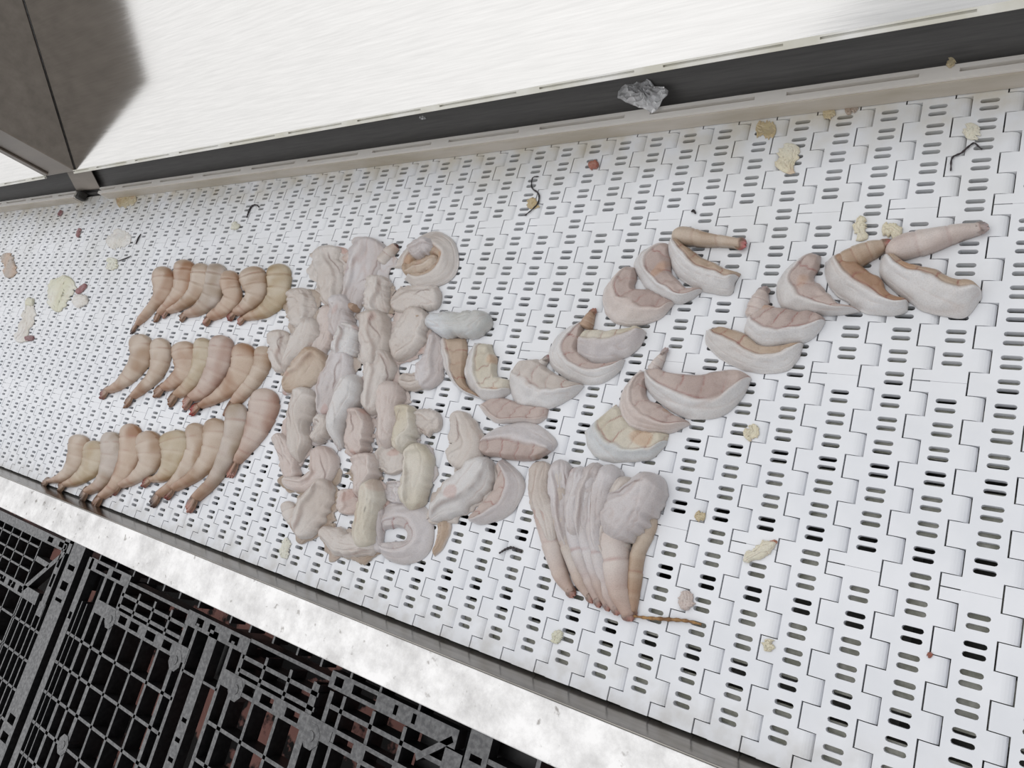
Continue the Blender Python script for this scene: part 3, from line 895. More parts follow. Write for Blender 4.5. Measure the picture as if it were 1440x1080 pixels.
ROW2 = [
 ([(580,335),(590,420),(545,500),(490,550),(452,568)], [42,45,36,23,18], 'beige', DKR, 'dark red tail tip pointing left'),
 ([(668,350),(672,430),(650,500),(595,560),(555,594)], [36,40,32,23,15], 'beige', BRN, 'slim body and dull brown tail'),
 ([(760,365),(775,430),(770,490),(715,540),(685,556)], [42,50,44,30,22], 'orange', BRN, 'plump brownish body'),
 ([(852,350),(848,430),(825,500),(780,560),(742,586)], [34,38,33,32,24], 'rowyellow', BRN, 'narrow yellowish body half hidden by its neighbour'),
 ([(930,340),(922,430),(890,510),(850,570),(805,598)], [44,50,47,40,28], 'rowpink', PNK, 'long pink body'),
 ([(1015,372),(1022,450),(985,530),(910,595),(838,632)], [42,50,47,30,17], 'orange', srgb(150, 30, 28), 'bright red tail tip'),
 ([(1102,382),(1106,440),(1070,520),(1010,590),(985,620)], [34,36,32,30,26], 'beige', BRN, 'small body touching the butterflied pile'),
]
ROW3 = [
 ([(332,758),(322,830),(300,890),(255,936),(200,950)], [40,40,33,25,14], 'beige', BRN, 'thin brown tail over the belt edge'),
 ([(385,782),(392,840),(370,900),(315,948),(270,964)], [36,46,42,28,19], 'rowyellow', BRN, 'short plump wrinkled body'),
 ([(460,745),(466,810),(455,890),(420,958),(365,995)], [36,46,42,30,22], 'rowgrey', BLK, 'greyish body and blackish tail'),
 ([(542,712),(547,790),(530,880),(480,968),(425,1015)], [40,46,46,30,22], 'orange', BRN, 'long orange tinted body'),
 ([(602,745),(627,810),(620,880),(560,940),(505,968)], [42,57,46,28,20], 'beige', DKR, 'dark red tail across its neighbour'),
 ([(715,742),(732,800),(722,870),(682,928),(632,944)], [52,60,52,30,18], 'rowyellow', DKR, 'rounded yellowish hump'),
 ([(812,710),(827,790),(800,870),(740,950),(670,1008)], [40,42,40,30,22], 'beige', BLK, 'blackish tail pointing at the flange'),
 ([(897,688),(902,760),(880,850),(812,928),(730,980)], [44,50,47,33,23], 'beige', DKR, 'dark red fan overlapping a blackish tail'),
 ([(992,625),(990,720),(960,820),(900,940),(822,1022)], [42,46,42,30,26], 'rowgrey', PNK, 'the longest one with a wide pinkish fan'),
 ([(1112,562),(1106,640),(1072,740),(1030,820),(995,870)], [47,62,52,31,20], 'rowpink', PNK, 'pink rounded head end against the butterflied pile'),
]
for code, rows, nm, z_ in (('A', ROW1, 'upper', 0), ('Q', ROW2, 'middle', 0), ('Q', ROW3, 'lower', 0)):
    for i, (pts, hw, pal, dk, note) in enumerate(rows):
        root, org = new_shrimp(code, pts[0], '%s from left in %s tail-on row, %s' % (ORD[i], nm, note), 'tail-on shrimp in three rows')
        fl_ = 0.030 if code == 'A' else 0.038
        hw = [hw[0] * 1.2] + list(hw[1:])
        pts = [(pts[0][0] - 0.10 * (pts[1][0] - pts[0][0]), pts[0][1] - 0.10 * (pts[1][1] - pts[0][1]))] + list(pts[1:])
        segmented('body', root, org, code, pts, hw, 0.013, pal, z0=0.0006 * (i % 3), red=0.75, dark=dk, finL=fl_, taper=0.36)

# ---- butterflied pile in the middle
G2 = 'butterflied shrimp in the central pile'
LOBES = [
 # code, pts, hw, palette, height, z0, label
 ('C', [(420,560),(400,700),(350,850),(320,930)], [70,80,85,60], 'pink', 0.009, 0.0, 'pinkish flat shrimp lying under the left side of the pile'),
 ('C', [(410,130),(425,270),(440,400),(445,520)], [112,116,100,60], 'grey', 0.013, 0.0, 'greyish shrimp at the upper left corner of the pile'),
 ('C', [(745,75),(690,260),(625,420),(590,560)], [100,140,100,60], 'lilac', 0.013, 0.0, 'lilac wide-bodied shrimp at the top of the pile beside the curled one'),
 ('C', [(1230,520),(1090,500),(980,530),(880,580)], [80,100,100,60], 'grey', 0.011, 0.0, 'grey shrimp directly below the curled one at the top'),
 ('C', [(215,440),(228,560),(240,690)], [88,105,80], 'grey', 0.014, 0.001, 'smooth rounded shrimp at the left rim beside the upper short row'),
 ('C', [(60,740),(70,880),(90,1050)], [75,85,75], 'grey', 0.011, 0.0, 'flat pale shrimp with ribbed patch at the left rim of the pile'),
 ('C', [(295,650),(255,780),(190,900),(120,1000)], [95,112,80,40], 'grey', 0.015, 0.004, 'shrimp with a yellowish side flap on the left of the pile'),
 ('C', [(500,485),(515,600),(510,740)], [80,92,85], 'lilac', 0.015, 0.003, 'narrow lilac shrimp with an orange red spot at its top'),
 ('C', [(780,345),(778,470),(768,590)], [75,88,80], 'grey', 0.015, 0.004, 'small upright shrimp below the lilac wide-bodied one'),
 ('C', [(1085,580),(1020,720),(965,850),(930,930)], [85,125,115,60], 'grey', 0.013, 0.002, 'broad grey shrimp leaning left at the right side of the upper pile'),
 ('C', [(752,590),(755,740),(752,860),(740,980)], [100,115,104,70], 'grey', 0.016, 0.005, 'large pale upright shrimp in the middle of the upper pile'),
 ('C', [(575,690),(555,800),(520,900)], [64,86,75], 'white', 0.015, 0.005, 'whitish pear-shaped shrimp with a yellow green edge'),
 ('D', [(570,60),(490,170),(415,260),(340,330)], [64,118,110,55], 'tan', 0.015, 0.004, 'tan shrimp with reddish slit leaning left in the pile'),
 ('D', [(740,60),(700,200),(640,330),(600,490)], [76,108,96,55], 'lilac', 0.015, 0.003, 'lilac lumpy shrimp left of the deep gap in the pile'),
 ('D', [(975,50),(1005,190),(975,330),(940,470)], [76,106,96,60], 'grey', 0.015, 0.004, 'grey upright shrimp right of the deep gap in the pile'),
 ('D', [(1140,290),(1270,285),(1400,220)], [60,70,70], 'grey', 0.010, 0.0, 'smooth grey flap at the right rim of the pile'),
 ('D', [(1230,590),(1340,580),(1440,580)], [80,95,60], 'grey', 0.010, 0.0, 'flat grey shrimp reaching from the pile towards the chains'),
 ('D', [(1000,770),(1080,860),(1110,960)], [80,110,70], 'grey', 0.009, 0.0, 'flat grey shrimp with a dark speck low in the pile'),
 ('D', [(470,330),(435,450),(405,580),(400,720),(405,830)], [75,104,84,92,40], 'grey', 0.015, 0.003, 'long pale shrimp with a round flap pointing right'),
 ('D', [(540,540),(590,600),(540,690)], [60,66,50], 'grey', 0.013, 0.004, 'small rounded flap of meat on a long pale shrimp'),
 ('D', [(815,235),(775,360),(720,480),(685,620),(690,720)], [52,95,85,62,36], 'white', 0.017, 0.007, 'whitish long shrimp crossing the centre of the pile'),
 ('D', [(1085,285),(1075,400),(1062,520),(1048,700)], [74,94,84,62], 'pink', 0.015, 0.004, 'pale pink shrimp with a salmon lower end'),
 ('D', [(855,480),(838,600),(832,720),(842,800)], [80,94,90,64], 'pink', 0.016, 0.006, 'shrimp with a salmon right flank in the centre of the pile'),
 ('D', [(1172,455),(1182,580),(1162,690),(1150,770)], [68,94,94,60], 'yellow', 0.015, 0.005, 'yellow striped shrimp at the right centre of the pile'),
 ('E', [(50,100),(110,230),(140,340),(150,440)], [45,66,76,60], 'pink', 0.011, 0.0, 'thin pinkish shrimp on the lower left rim of the pile'),
 ('E', [(370,190),(385,300),(375,410),(260,470),(130,450)], [72,92,88,66,50], 'pink', 0.015, 0.002, 'pink round-headed shrimp bending left in the lower pile'),
 ('E', [(560,500),(565,600),(560,690)], [66,90,60], 'pink', 0.009, 0.0, 'flat pink shrimp between two upright ones low in the pile'),
 ('E', [(660,245),(682,350),(682,430),(660,530)], [88,98,92,60], 'pink', 0.016, 0.005, 'shrimp with a pale curled top in the lower pile'),
 ('E', [(900,440),(900,540),(880,600)], [70,90,60], 'lilac', 0.008, 0.0, 'flat lilac shrimp under the yellow ones at lower right of the pile'),
 ('E', [(1052,170),(1075,300),(1045,430),(1020,590)], [80,114,104,70], 'yellow', 0.016, 0.005, 'large yellowish shrimp with a white rolled top at lower right'),
 ('E', [(410,425),(360,540),(300,660),(240,800)], [55,96,112,76], 'grey', 0.015, 0.004, 'broad leaf-shaped shrimp at the lower left corner of the pile'),
 ('E', [(370,790),(460,860),(560,910),(720,920)], [60,90,96,70], 'grey', 0.013, 0.0, 'shrimp curving along the bottom rim of the pile'),
 ('E', [(740,420),(735,570),(705,700),(680,880)], [48,98,96,80], 'yellow', 0.017, 0.005, 'tall shrimp with a pointed yellow top at the bottom of the pile'),
 ('G', [(310,90),(365,220),(390,350),(300,500)], [45,108,140,110], 'grey', 0.011, 0.0, 'wide flat grey shrimp right of the pile below the chains'),
 ('G', [(545,430),(450,580),(320,720),(180,830)], [70,135,125,70], 'white', 0.016, 0.004, 'smooth whitish shrimp slanting down left beside the fan'),
 ('F', [(160,240),(160,400),(115,540),(50,640)], [36,76,96,60], 'lilac', 0.011, 0.001, 'soft lilac shrimp along the right rim of the pile'),
]
for code, pts, hw, pal, H, z0, lab in LOBES:
    if H > 0.0125:
        ex = np.array(pts[-1]) + 0.45 * (np.array(pts[-1]) - np.array(pts[-2]))
        pts = list(pts) + [tuple(ex)]; hw = [h * 0.95 for h in hw[:-1]] + [hw[-1] * 1.05, hw[-1] * 0.6]
    root, org = new_shrimp(code, pts[0], lab, G2)
    lobe('body', root, org, code, pts, hw, H, pal, z0=z0, groove=0.35 + 0.3 * random.random(), gpos=random.choice((0.32, 0.4, 0.62)), acc=0.35 + 0.3 * random.random())
    if H > 0.0115:
        p2 = [pts[0]] + list(pts[1:]) + [(2 * pts[-1][0] - pts[-2][0], 2 * pts[-1][1] - pts[-2][1])]
        p2[-1] = (0.5 * (p2[-1][0] + p2[-2][0]), 0.5 * (p2[-1][1] + p2[-2][1]))
        lobe('belly_frill', root, org, code, p2, [h * 1.30 for h in hw] + [hw[-1] * 1.2], 0.005, random.choice(('grey', 'rowgrey', 'pink', 'lilac')), z0=0.0,
             groove=0.5, gpos=0.5, acc=0.9, fray=1.8, hk=1.0, stri=1.5, amin=0.2, amax=0.88)
    if 'lower left corner' in lab:
        segmented('tail_segment', root, org, 'E', [(100,590),(140,680),(190,770)], [40,62,40], 0.008, 'grey', tail=False, nseg=3)
    if 'lilac wide-bodied' in lab:
        segmented('tail_segment', root, org, 'C', [(790,260),(850,180),(905,130)], [40,40,26], 0.010, 'grey', nseg=2, dark=DARK, finL=0.007)
        segmented('tail_segment', root, org, 'C', [(640,150),(580,210),(530,240)], [40,40,26], 0.010, 'pink', nseg=2, tail=False)
    if 'orange red spot' in lab:
        lobe('red_spot', root, org, 'C', [(560,550),(590,570),(610,580)], [20,30,18], 0.006, 'orange', z0=0.010, groove=0.0)
    if 'broad grey shrimp leaning' in lab:
        lobe('cut_edge', root, org, 'C', [(1015,650),(1050,640),(1090,632)], [14,20,14], 0.004, 'orange', z0=0.010, groove=0.3)

# ---- opened, curled shrimp: chains to the right, ring pieces, fan
G3 = 'opened shrimp in the two curved chains'
LEAVES = [
 # code, inner, outer, palette, segpal, H, z0, split, label, extras
 ('C', [(1000,290),(1050,235),(1110,212),(1160,204),(1190,206),(1210,225),(1180,270),(1130,310),(1060,322),(1005,312)],
       [(880,280),(950,160),(1080,50),(1200,12),(1310,75),(1350,220),(1312,345),(1200,415),(1050,430),(950,360)], 'grey', 'tan', 0.014, 0.004, 0.30,
       'curled ring-shaped shrimp with a dark slit at the top of the pile', []),
 ('E', [(1190,740),(1200,800),(1190,850),(1180,900),(1160,950)], [(1260,690),(1300,730),(1290,830),(1240,930),(1180,990)], 'tan', 'tan', 0.007, 0.0, 0.3,
       'thin tan see-through shrimp piece right of the bottom curled ring', []),
 ('E', [(805,820),(830,785),(880,780),(930,785),(985,810),(990,850),(965,872),(900,880),(840,890),(800,885)],
       [(775,650),(850,600),(980,588),(1120,630),(1170,760),(1155,920),(1080,1012),(950,1045),(830,1002),(765,930)], 'lilac', 'lilac', 0.014, 0.001, 0.30,
       'curled ring-shaped shrimp with a hole at the bottom of the pile', []),
 ('F', [(370,280),(385,360),(388,420),(383,480),(370,540),(375,600),(410,650),(480,700)],
       [(170,270),(180,350),(200,440),(225,520),(280,605),(360,675),(430,705),(500,725)], 'white', 'tan', 0.013, 0.001, 0.62,
       'opened shrimp with brown crinkled shell side right of the pile', []),
 ('F', [(560,320),(590,420),(590,500),(600,560),(630,560),(660,570),(690,580),(710,600)],
       [(430,310),(385,400),(368,500),(383,600),(440,692),(540,735),(620,722),(695,672)], 'white', 'yellow', 0.015, 0.003, 0.55,
       'U-shaped shrimp with yellow shell side where the upper chain begins', []),
 ('F', [(560,715),(640,712),(700,732),(760,752),(830,765),(900,778),(975,790)],
       [(470,770),(520,840),(600,890),(700,900),(800,892),(900,895),(965,855)], 'pink', 'mauve', 0.010, 0.0, 0.75,
       'pink brown shrimp piece peeking out below the upper chain', []),
 ('F', [(750,450),(820,435),(880,435),(960,475),(1020,535),(1080,558),(1150,590),(1218,612)],
       [(698,560),(688,640),(730,735),(830,780),(950,790),(1060,755),(1150,705),(1225,622)], 'white', 'grey', 0.015, 0.004, 0.5,
       'second shrimp of the upper chain with grey folded shell', [('F', [(880,560),(900,490),(960,430)], [36,36,24], 'grey')]),
 ('G', [(470,350),(520,412),(620,432),(720,444),(800,452),(880,442),(940,412),(980,380)],
       [(490,300),(545,235),(640,185),(760,160),(880,175),(975,235),(1035,310),(1005,372)], 'lilac', 'mauve', 0.015, 0.003, 0.48,
       'broad shrimp with pink shell side and lilac back above the fan', []),
 ('G', [(600,470),(610,560),(580,640),(540,700),(500,750),(460,790),(430,830),(395,870)],
       [(640,425),(735,500),(795,600),(775,720),(705,825),(600,885),(480,915),(395,885)], 'lilac', 'mauve', 0.014, 0.002, 0.45,
       'pinkish shrimp with dark veins between the whitish one and the fan', []),
 ('B', [(345,600),(312,700),(290,760),(330,800),(400,840),(480,845),(540,840),(560,830),(575,822)],
       [(325,590),(220,645),(145,740),(132,830),(195,915),(320,970),(440,965),(545,893),(580,822)], 'white', 'mauve', 0.014, 0.002, 0.35,
       'third shrimp of the upper chain, large pale C shape with orange tail stub', [('B', [(345,640),(365,590),(385,545)], [38,34,24], 'orange')]),
 ('B', [(330,655),(400,645),(470,640),(530,622),(590,625),(640,620),(688,640)],
       [(285,735),(300,795),(380,838),(480,845),(590,800),(665,725),(695,650)], 'lilac', 'yellow', 0.014, 0.008, 0.35,
       'small lens-shaped shrimp lying on the large C shape of the upper chain', []),
 ('B', [(640,270),(640,340),(642,380),(660,400),(720,410),(780,430),(830,460),(860,470),(874,478)],
       [(590,265),(500,345),(443,430),(445,525),(510,588),(600,615),(700,606),(800,565),(876,482)], 'pink', 'mauve', 0.014, 0.003, 0.45,
       'brownish curled shrimp in the middle of the upper chain', []),
 ('B', [(855,140),(845,200),(852,260),(872,320),(910,370),(940,390),(980,400),(1010,400),(1040,398)],
       [(830,125),(715,155),(642,220),(632,290),(685,375),(770,438),(880,486),(960,466),(1044,402)], 'white', 'mauve', 0.014, 0.005, 0.52,
       'pinkish shrimp with open shell next to last in the upper chain', []),
 ('B', [(885,95),(950,135),(1000,175),(1060,212),(1120,240),(1170,268),(1220,290),(1262,292)],
       [(835,105),(825,180),(847,262),(900,336),(980,386),(1080,415),(1200,424),(1230,345)], 'white', 'tan', 0.015, 0.008, 0.35,
       'last shrimp of the upper chain with white flap and reddish tail', [('B', [(860,95),(950,85),(1060,105),(1180,115),(1270,130)], [40,52,44,36,40], 'tan')]),
 ('L', [(330,500),(390,580),(440,640),(490,680),(550,690),(610,700),(660,705),(715,718)],
       [(105,700),(135,790),(165,865),(250,908),(370,924),(500,924),(605,892),(700,795)], 'blue', 'yellow', 0.013, 0.0, 0.58,
       'bluish grey-green shrimp at the lower end of the right chain', []),
 ('L', [(600,290),(552,350),(560,440),(590,480),(640,500),(700,530),(760,580),(800,600),(852,620)],
       [(500,245),(405,350),(352,450),(345,555),(398,645),(480,696),(600,716),(720,706),(868,645)], 'pink', 'mauve', 0.014, 0.003, 0.5,
       'second shrimp of the right chain, pink with a dark green gut spot', []),
 ('L', [(590,240),(680,255),(780,275),(860,285),(950,292),(1030,265),(1130,246),(1220,250),(1295,288)],
       [(525,250),(535,355),(588,445),(680,516),(800,576),(950,596),(1100,576),(1235,456),(1308,310)], 'white', 'mauve', 0.016, 0.005, 0.55,
       'third shrimp of the right chain, big and pink with polygonal shell plates', [('L', [(590,270),(640,190),(678,125)], [44,36,20], 'pink')]),
 ('K', [(140,532),(210,537),(270,556),(330,596),(390,606),(440,608),(490,604),(524,596)],
       [(100,540),(102,602),(158,664),(250,714),(350,740),(452,720),(504,664),(528,600)], 'white', 'tan', 0.014, 0.002, 0.36,
       'fourth shrimp of the right chain, cream flap with tan shell side', []),
 ('K', [(350,420),(400,430),(440,438),(480,445),(520,450),(570,455),(600,470),(618,480)],
       [(275,500),(262,550),(300,594),(370,614),(450,605),(540,584),(594,544),(620,500)], 'white', 'mauve', 0.014, 0.006, 0.58,
       'fifth shrimp of the right chain, mauve brown with pinkish tail end', [('K', [(310,500),(332,430),(350,370)], [46,48,32], 'pink')]),
 ('K', [(600,205),(592,260),(572,300),(582,322),(612,334),(642,372),(684,422),(772,446)],
       [(560,195),(478,245),(415,308),(400,380),(428,444),(540,466),(660,470),(775,454)], 'white', 'mauve', 0.014, 0.006, 0.5,
       'mauve wedge-shaped shrimp in the middle of the right chain', []),
 ('K', [(700,190),(780,250),(830,278),(870,308),(890,348),(920,378),(950,394),(988,402)],
       [(620,228),(620,292),(656,364),(720,416),(800,456),(900,470),(974,454),(990,412)], 'white', 'orange', 0.014, 0.008, 0.42,
       'next to last shrimp of the right chain with brown shell and white flap', [('K', [(690,255),(750,222),(830,185),(885,165)], [40,46,42,30], 'tan')]),
 ('K', [(905,195),(980,235),(1050,250),(1100,265),(1150,290),(1200,310),(1260,322),(1312,350)],
       [(862,220),(866,292),(918,356),(990,406),(1070,446),(1160,470),(1244,464),(1316,384)], 'white', 'tan', 0.015, 0.008, 0.25,
       'last shrimp of the right chain with a long tail raised to the right', [('K', [(890,205),(985,168),(1095,142),(1215,108),(1310,88)], [38,52,52,40,30], 'pink')]),
]
RCOL = {'orange': PNK, 'grey': srgb(150, 110, 110), 'tan': srgb(190, 110, 110), 'pink': srgb(178, 158, 156)}
for code, inn, out, pal, sp_, H, z0, split, lab, extra in LEAVES:
    root, org = new_shrimp(code, out[0], lab, G3 if 'chain' in lab else G2)
    leaf('body', root, org, code, inn, out, H, pal, z0, sp_, split)
    if 'with a hole' in lab:
        lobe('inner_fold', root, org, 'E', [(800,640),(782,760),(772,860),(790,960)], [40,36,34,44], 0.010, 'lilac', z0=z0, groove=0.2, acc=0.3)
    if 'dark slit' in lab:
        lobe('inner_fold', root, org, 'C', [(950,300),(1050,285),(1150,250),(1215,215)], [50,60,62,40], 0.009, 'tan', z0=z0, groove=0.7, acc=0.6)
        lobe('upper_fold', root, org, 'C', [(1010,190),(1100,140),(1190,110)], [55,62,40], 0.013, 'lilac', z0=z0 + 0.004, groove=0.3, acc=0.3)
    for (c2, pts, hw, p2) in extra:
        segmented('tail_segment', root, org, c2, pts, hw, 0.013, p2, z0=z0 * 0.5, red=0.1, nseg=3, dark=RCOL[p2], finL=0.012, head_round=True, taper=0.25)

# lens-shaped translucent piece crossing the gap
root, org = new_shrimp('F', (90, 170), 'bluish white lens-shaped shrimp bridging the pile and the upper chain', G2)
lobe('body', root, org, 'F', [(85,150),(200,180),(330,185),(450,165),(540,110)], [50,82,92,90,70], 0.014, 'blue', z0=0.006, groove=0.12, acc=0.2)

# ---- fan of long shrimp
FAN = [
 ([(250,110),(228,260),(262,420),(300,600),(350,760),(405,850)], [60,62,62,52,42,26], 'pink', 0.011, 0.0, 'leftmost shrimp of the fan with an orange flank'),
 ([(345,100),(350,300),(365,480),(410,650),(462,790),(515,880)], [60,58,48,42,38,24], 'grey', 0.014, 0.001, 'second shrimp from left in the fan, grey and slender'),
 ([(465,140),(440,300),(432,460),(450,600),(505,760),(560,905)], [62,62,56,50,40,24], 'lilac', 0.016, 0.003, 'third shrimp from left in the fan'),
 ([(850,400),(830,500),(780,640),(760,800),(745,960)], [60,50,40,40,28], 'tan', 0.010, 0.0, 'thin tan shrimp along the right rim of the fan'),
 ([(740,200),(680,360),(640,520),(660,680),(680,840),(730,985)], [70,96,96,80,66,34], 'pink', 0.017, 0.001, 'rightmost long shrimp of the fan with broad shell bands'),
 ([(640,130),(575,330),(545,500),(572,680),(612,850),(660,950)], [70,66,56,46,40,24], 'lilac', 0.018, 0.004, 'fifth shrimp from left in the fan'),
 ([(560,120),(500,300),(482,480),(515,640),(565,800),(612,925)], [64,60,52,46,40,24], 'lilac', 0.018, 0.004, 'fourth shrimp from left in the fan'),
]
for pts, hw, pal, H, z0, lab in FAN:
    root, org = new_shrimp('H', pts[0], lab, 'long shrimp arranged as a fan')
    segmented('body', root, org, 'H', pts, hw, H, pal, z0=z0, red=0.55, nseg=5, dark=PNK, finL=0.010)
    if pal != 'tan':
        k_ = 4
        lobe('meat_flap', root, org, 'H', pts[:k_], [h * q for h, q in zip(hw[:k_], (1.0, 1.12, 1.1, 0.8))], H * 0.8, 'lilac' if pal != 'pink' else 'grey', z0=z0 + 0.004, groove=0.45, acc=0.3, fray=1.3, hk=1.15)
root, org = new_shrimp('H', (880, 210), 'pale leaf-shaped shrimp flap lying on top of the fan', 'long shrimp arranged as a fan')
lobe('body', root, org, 'H', [(895,185),(800,300),(700,420),(590,550)], [60,120,150,56], 0.012, 'lilac', z0=0.014, groove=0.35, gpos=0.35, acc=0.2)

# ================================================================== SCRAPS ON THE BELT
def flake(label, pts, hw, pal, H=0.003, name='shell_scrap', cat='scrap', z0=0.0, code='P', groove=0.2, acc=0.5, group='scraps of shrimp on the belt'):
    p = crop_pts(code, [pts[0]])[0]; w = unproj(*p, 0.0)
    root = empty(name, (w[0], w[1], z0)); tag(root, label, cat, group)
    lobe('flesh', root, (w[0], w[1], z0), code, pts, hw, H * 0.7, pal, z0=0.0, zoff=z0, groove=groove, acc=acc, grow=1.0, fray=2.2)
    return root
PAL['fat'] = (srgb(216, 211, 194), srgb(206, 194, 160)); PAL['green'] = (srgb(212, 211, 198), srgb(201, 199, 172))
PAL['clear'] = (srgb(214, 211, 207), srgb(203, 198, 188)); PAL['rust'] = (srgb(178, 126, 104), srgb(150, 86, 70))
PAL['wine'] = (srgb(130, 66, 70), srgb(96, 42, 48)); PAL['stain'] = (srgb(198, 186, 156), srgb(180, 158, 116))
PAL['smoke'] = (srgb(158, 148, 138), srgb(176, 146, 120))
flake('brownish shell scrap at the left edge of the picture', [(8,355),(10,372),(12,390)], [7,9,8], 'smoke', 0.006)
r_ = flake('long pale scrap with a yellow top at the left', [(40,420),(38,440),(33,462),(22,480)], [7,9,9,9], 'clear', 0.004)
lobe('yellow_tip', r_, tuple(r_.location), 'P', [(36,423),(40,424),(46,425)], [5,6,5], 0.006, 'green', groove=0.0)
lobe('red_tip', r_, tuple(r_.location), 'P', [(34,476),(40,475),(46,474)], [3,4,3], 0.004, 'wine', groove=0.0)
r_ = flake('creamy clump of shell with a dark red splinter, left of upper row', [(95,388),(86,405),(80,425),(78,438)], [9,16,13,8], 'green', 0.006)
lobe('red_splinter', r_, tuple(r_.location), 'P', [(106,412),(112,406),(120,399)], [3,4,3], 0.004, 'wine', groove=0.0)
lobe('pale_flap', r_, tuple(r_.location), 'P', [(102,428),(110,422),(122,420)], [7,9,6], 0.004, 'clear', groove=0.0)
flake('greenish scrap near the left of the upper row', [(158,362),(156,370),(154,379)], [6,8,6], 'green', 0.004)
flake('thin clear film scrap above the greenish one', [(148,342),(165,335),(182,336)], [9,12,9], 'clear', 0.0012, groove=0)
flake('tiny lime coloured scrap under the black thread', [(326,312),(329,317),(332,321)], [4,6,4], 'green', 0.004)
flake('tan scrap beside the long black thread', [(743,278),(747,285),(748,292)], [6,8,6], 'stain', 0.003)
flake('rust red speck on pale skin near the back rail', [(826,232),(833,230),(840,227)], [5,6,4], 'rust', 0.003)
flake('yellow brown scrap at the back rail, right of centre', [(1062,176),(1075,180),(1090,182)], [9,12,8], 'stain', 0.003)
flake('pale yellow smear of fat below the yellow brown scrap', [(1115,200),(1108,220),(1098,238)], [10,14,12], 'fat', 0.0014, groove=0)
flake('left yellow fat scrap above the raised tail', [(1212,302),(1208,318),(1214,336)], [7,8,9], 'fat', 0.004)
flake('right yellow fat scrap above the raised tail', [(1240,318),(1254,322),(1268,330)], [7,10,6], 'fat', 0.005)
r_ = flake('pale spindle-shaped scrap with a red end at lower right', [(1044,789),(1058,780),(1074,770),(1090,763)], [4,9,9,4], 'fat', 0.004)
lobe('red_end', r_, tuple(r_.location), 'P', [(1078,764),(1086,762),(1092,761)], [3,4,2], 0.006, 'rust', groove=0)
flake('oval pinkish scrap right of the straw', [(961,830),(963,843),(962,858)], [7,10,7], 'pink', 0.004)
flake('small tan square scrap right of the fan', [(976,722),(983,725),(990,727)], [5,7,5], 'stain', 0.003)
flake('peach coloured scrap below the right chain', [(1062,596),(1056,606),(1046,614)], [7,9,8], 'fat', 0.0025)
flake('cream scrap low on the belt near the front right', [(1080,898),(1079,908),(1078,916)], [6,8,6], 'fat', 0.003)
flake('yellow green smear near the front edge below the fan', [(786,886),(780,896),(776,904)], [5,7,5], 'green', 0.002)
flake('yellow green strand by the front edge below the pile', [(401,755),(399,770),(394,784)], [4,6,7], 'green', 0.002)
flake('tiny red speck at the right front of the belt', [(1303,919),(1307,921),(1310,923)], [3,4,3], 'rust', 0.004)
flake('brown stain at the back rail, left of two', [(1156,158),(1165,157),(1174,156)], [6,7,5], 'stain', 0.0012, groove=0)
flake('dark brown stain at the back rail, right of two', [(1188,155),(1197,150),(1206,147)], [6,6,4], 'smoke', 0.002)
flake('yellowish stain by the gap between the guide rails', [(162,284),(175,281),(190,279)], [7,8,6], 'stain', 0.0014, groove=0)
flake('pale skin scrap near the upper right corner of the belt', [(1372,172),(1366,182),(1360,192)], [8,11,8], 'fat', 0.0014, groove=0)
flake('cream drip on the right part of the guide rail', [(1342,84),(1337,90),(1333,95)], [5,5,4], 'stain', 0.002, z0=0.029, group='scraps on the guide rail')
flake('dark red splinter beside the upper left of the belt', [(111,320),(109,326),(107,333)], [2.5,3,2], 'wine', 0.003)
flake('small red splinter near the left guide rail', [(85,295),(83,299),(81,303)], [2.5,3,2], 'wine', 0.003)

def thread(name, label, pts, rad, mat, cat, group=None, z=0.002, lift=None):
    P = resample(np.array(pts, float), 28)
    W = np.array([unproj(x, y, z) for x, y in P])
    if lift is not None:
        W[:, 2] += np.interp(np.linspace(0, 1, len(W)), np.linspace(0, 1, len(lift)), lift)
    org = W[0].copy(); org[2] = 0
    V = []; F = []; k = 6
    for i, p in enumerate(W):
        t = W[min(i + 1, len(W) - 1)] - W[max(i - 1, 0)]; t /= np.linalg.norm(t)
        a = np.cross(t, [0, 0, 1.0]); a /= np.linalg.norm(a); b = np.cross(a, t)
        rr = rad * (0.55 + 0.45 * math.sin(math.pi * min(max(i / (len(W) - 1), 0.08), 0.92))) * (1 + 0.25 * math.sin(i * 1.9))
        for q in range(k):
            an = 2 * math.pi * q / k
            V.append(p + a * rr * math.cos(an) + b * rr * math.sin(an) - org)
    for i in range(len(W) - 1):
        for q in range(k):
            F.append((i * k + q, i * k + (q + 1) % k, (i + 1) * k + (q + 1) % k, (i + 1) * k + q))
    F.append(tuple(range(k - 1, -1, -1))); F.append(tuple((len(W) - 1) * k + q for q in range(k)))
    o = mesh_obj(name, V, F, mat, None, True, loc=tuple(org))
    return tag(o, label, cat, group)
TG = 'dark threads of gut on the belt'
thread('gut_thread', 'short black looped thread near the upper left of the belt', [(347,306),(350,297),(354,290),(360,288),(364,291)], 0.0020, M['black_bit'], 'gut thread', TG, 0.0022)
thread('gut_thread', 'long wavy black thread above the pile near the back rail', [(757,248),(749,250),(748,264),(757,272),(757,284),(749,294),(738,303)], 0.0013, M['black_bit'], 'gut thread', TG)
thread('gut_thread', 'dark kinked hair-like thread at the upper right of the belt', [(1337,240),(1339,222),(1352,215),(1362,206),(1370,201),(1376,206),(1381,210)], 0.0012, M['black_bit'], 'gut thread', TG)
thread('gut_thread', 'dark red black thread below the pile beside the fan', [(702,778),(710,773),(718,770),(726,772),(733,776)], 0.0018, M['black_bit'], 'gut thread', TG)
thread('gut_thread', 'tiny black dot-like bit between the upper chain and rail', [(972,298),(975,296),(978,300)], 0.0016, M['black_bit'], 'gut thread', TG)
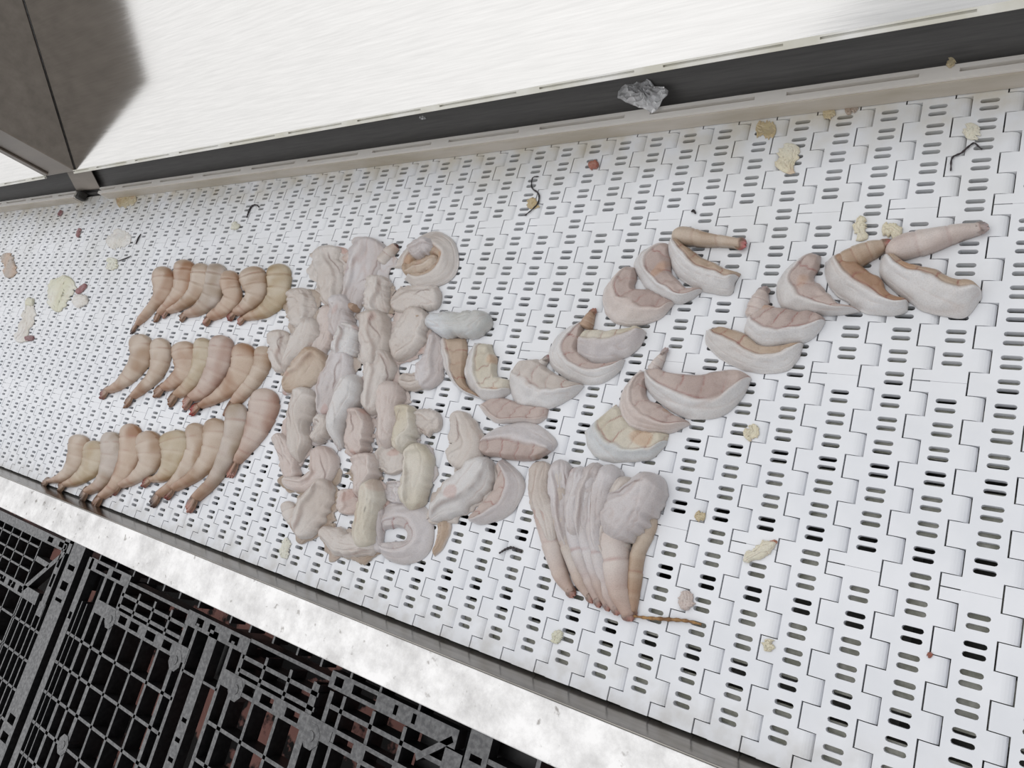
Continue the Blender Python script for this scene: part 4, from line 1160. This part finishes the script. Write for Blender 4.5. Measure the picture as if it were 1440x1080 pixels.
thread('gut_thread', 'dark short thread beside the thin clear film at left', [(191,343),(194,336),(198,329)], 0.0022, M['black_bit'], 'gut thread', TG, 0.0024)
thread('gut_thread', 'thin dark thread attached to the greenish scrap at left', [(166,367),(175,364),(184,360)], 0.0016, M['black_bit'], 'gut thread', TG)
thread('brown_straw', 'thin brown straw sticking out from the tip of the fan', [(890,866),(910,869),(940,871),(965,873),(986,878)], 0.0021, M['straw'], 'straw', None, 0.0035)

# crumpled clear film on the rail, and a shred under the chute edge
def film(label, outline, z, amp, seed_):
    rs = np.random.RandomState(seed_)
    P = np.array([unproj(x, y, z)[:2] for x, y in outline]); c = P.mean(0)
    n = 26; rings = 7
    Q = resample(np.vstack([P, P[:1]]), n + 1)[:-1]
    V = []; F = []
    org = (c[0], c[1], z)
    for side in (1, -1):
        for k in range(rings):
            f = 1 - k / rings
            for i in range(n):
                p = c + (Q[i] - c) * f * (1 + 0.05 * rs.randn() * (k > 0))
                h = amp * (0.5 + 0.5 * math.sin(i * 2.3 + k * 1.7)) * (0.35 + 0.65 * k / rings) + amp * 0.3 * rs.rand()
                V.append((p[0] - org[0], p[1] - org[1], h + side * 0.0004 + 0.001))
        V.append((0, 0, amp * 0.7 + side * 0.0004))
    half = n * rings + 1
    for s_ in (0, 1):
        b = s_ * half
        for k in range(rings - 1):
            for i in range(n):
                F.append((b + k * n + i, b + k * n + (i + 1) % n, b + (k + 1) * n + (i + 1) % n, b + (k + 1) * n + i))
        for i in range(n):
            F.append((b + (rings - 1) * n + i, b + (rings - 1) * n + (i + 1) % n, b + rings * n))
    for i in range(n):
        F.append((i, (i + 1) % n, half + (i + 1) % n, half + i))
    o = mesh_obj('plastic_film', V, F, M['film'], None, False, loc=org)
    return tag(o, label, 'plastic film', 'shreds of clear film')
film('crumpled clear plastic film lying on the guide rail', [(870,140),(876,124),(890,122),(908,108),(922,124),(936,126),(942,134),(932,146),(922,162),(908,156),(890,150)], 0.0295, 0.012, 3)
film('tiny clear film shred hanging in the gutter gap', [(578,156),(590,155),(600,164),(596,170),(586,164)], 0.034, 0.006, 5)

# ------------------------------------------------------------------ layout units to metres
bpy.context.view_layer.update()
for o in list(COL.objects):
    if o.parent is None and o.type in {'MESH', 'EMPTY'}:
        o.location = Vector(o.location) * SCL
        o.scale = (SCL, SCL, SCL)
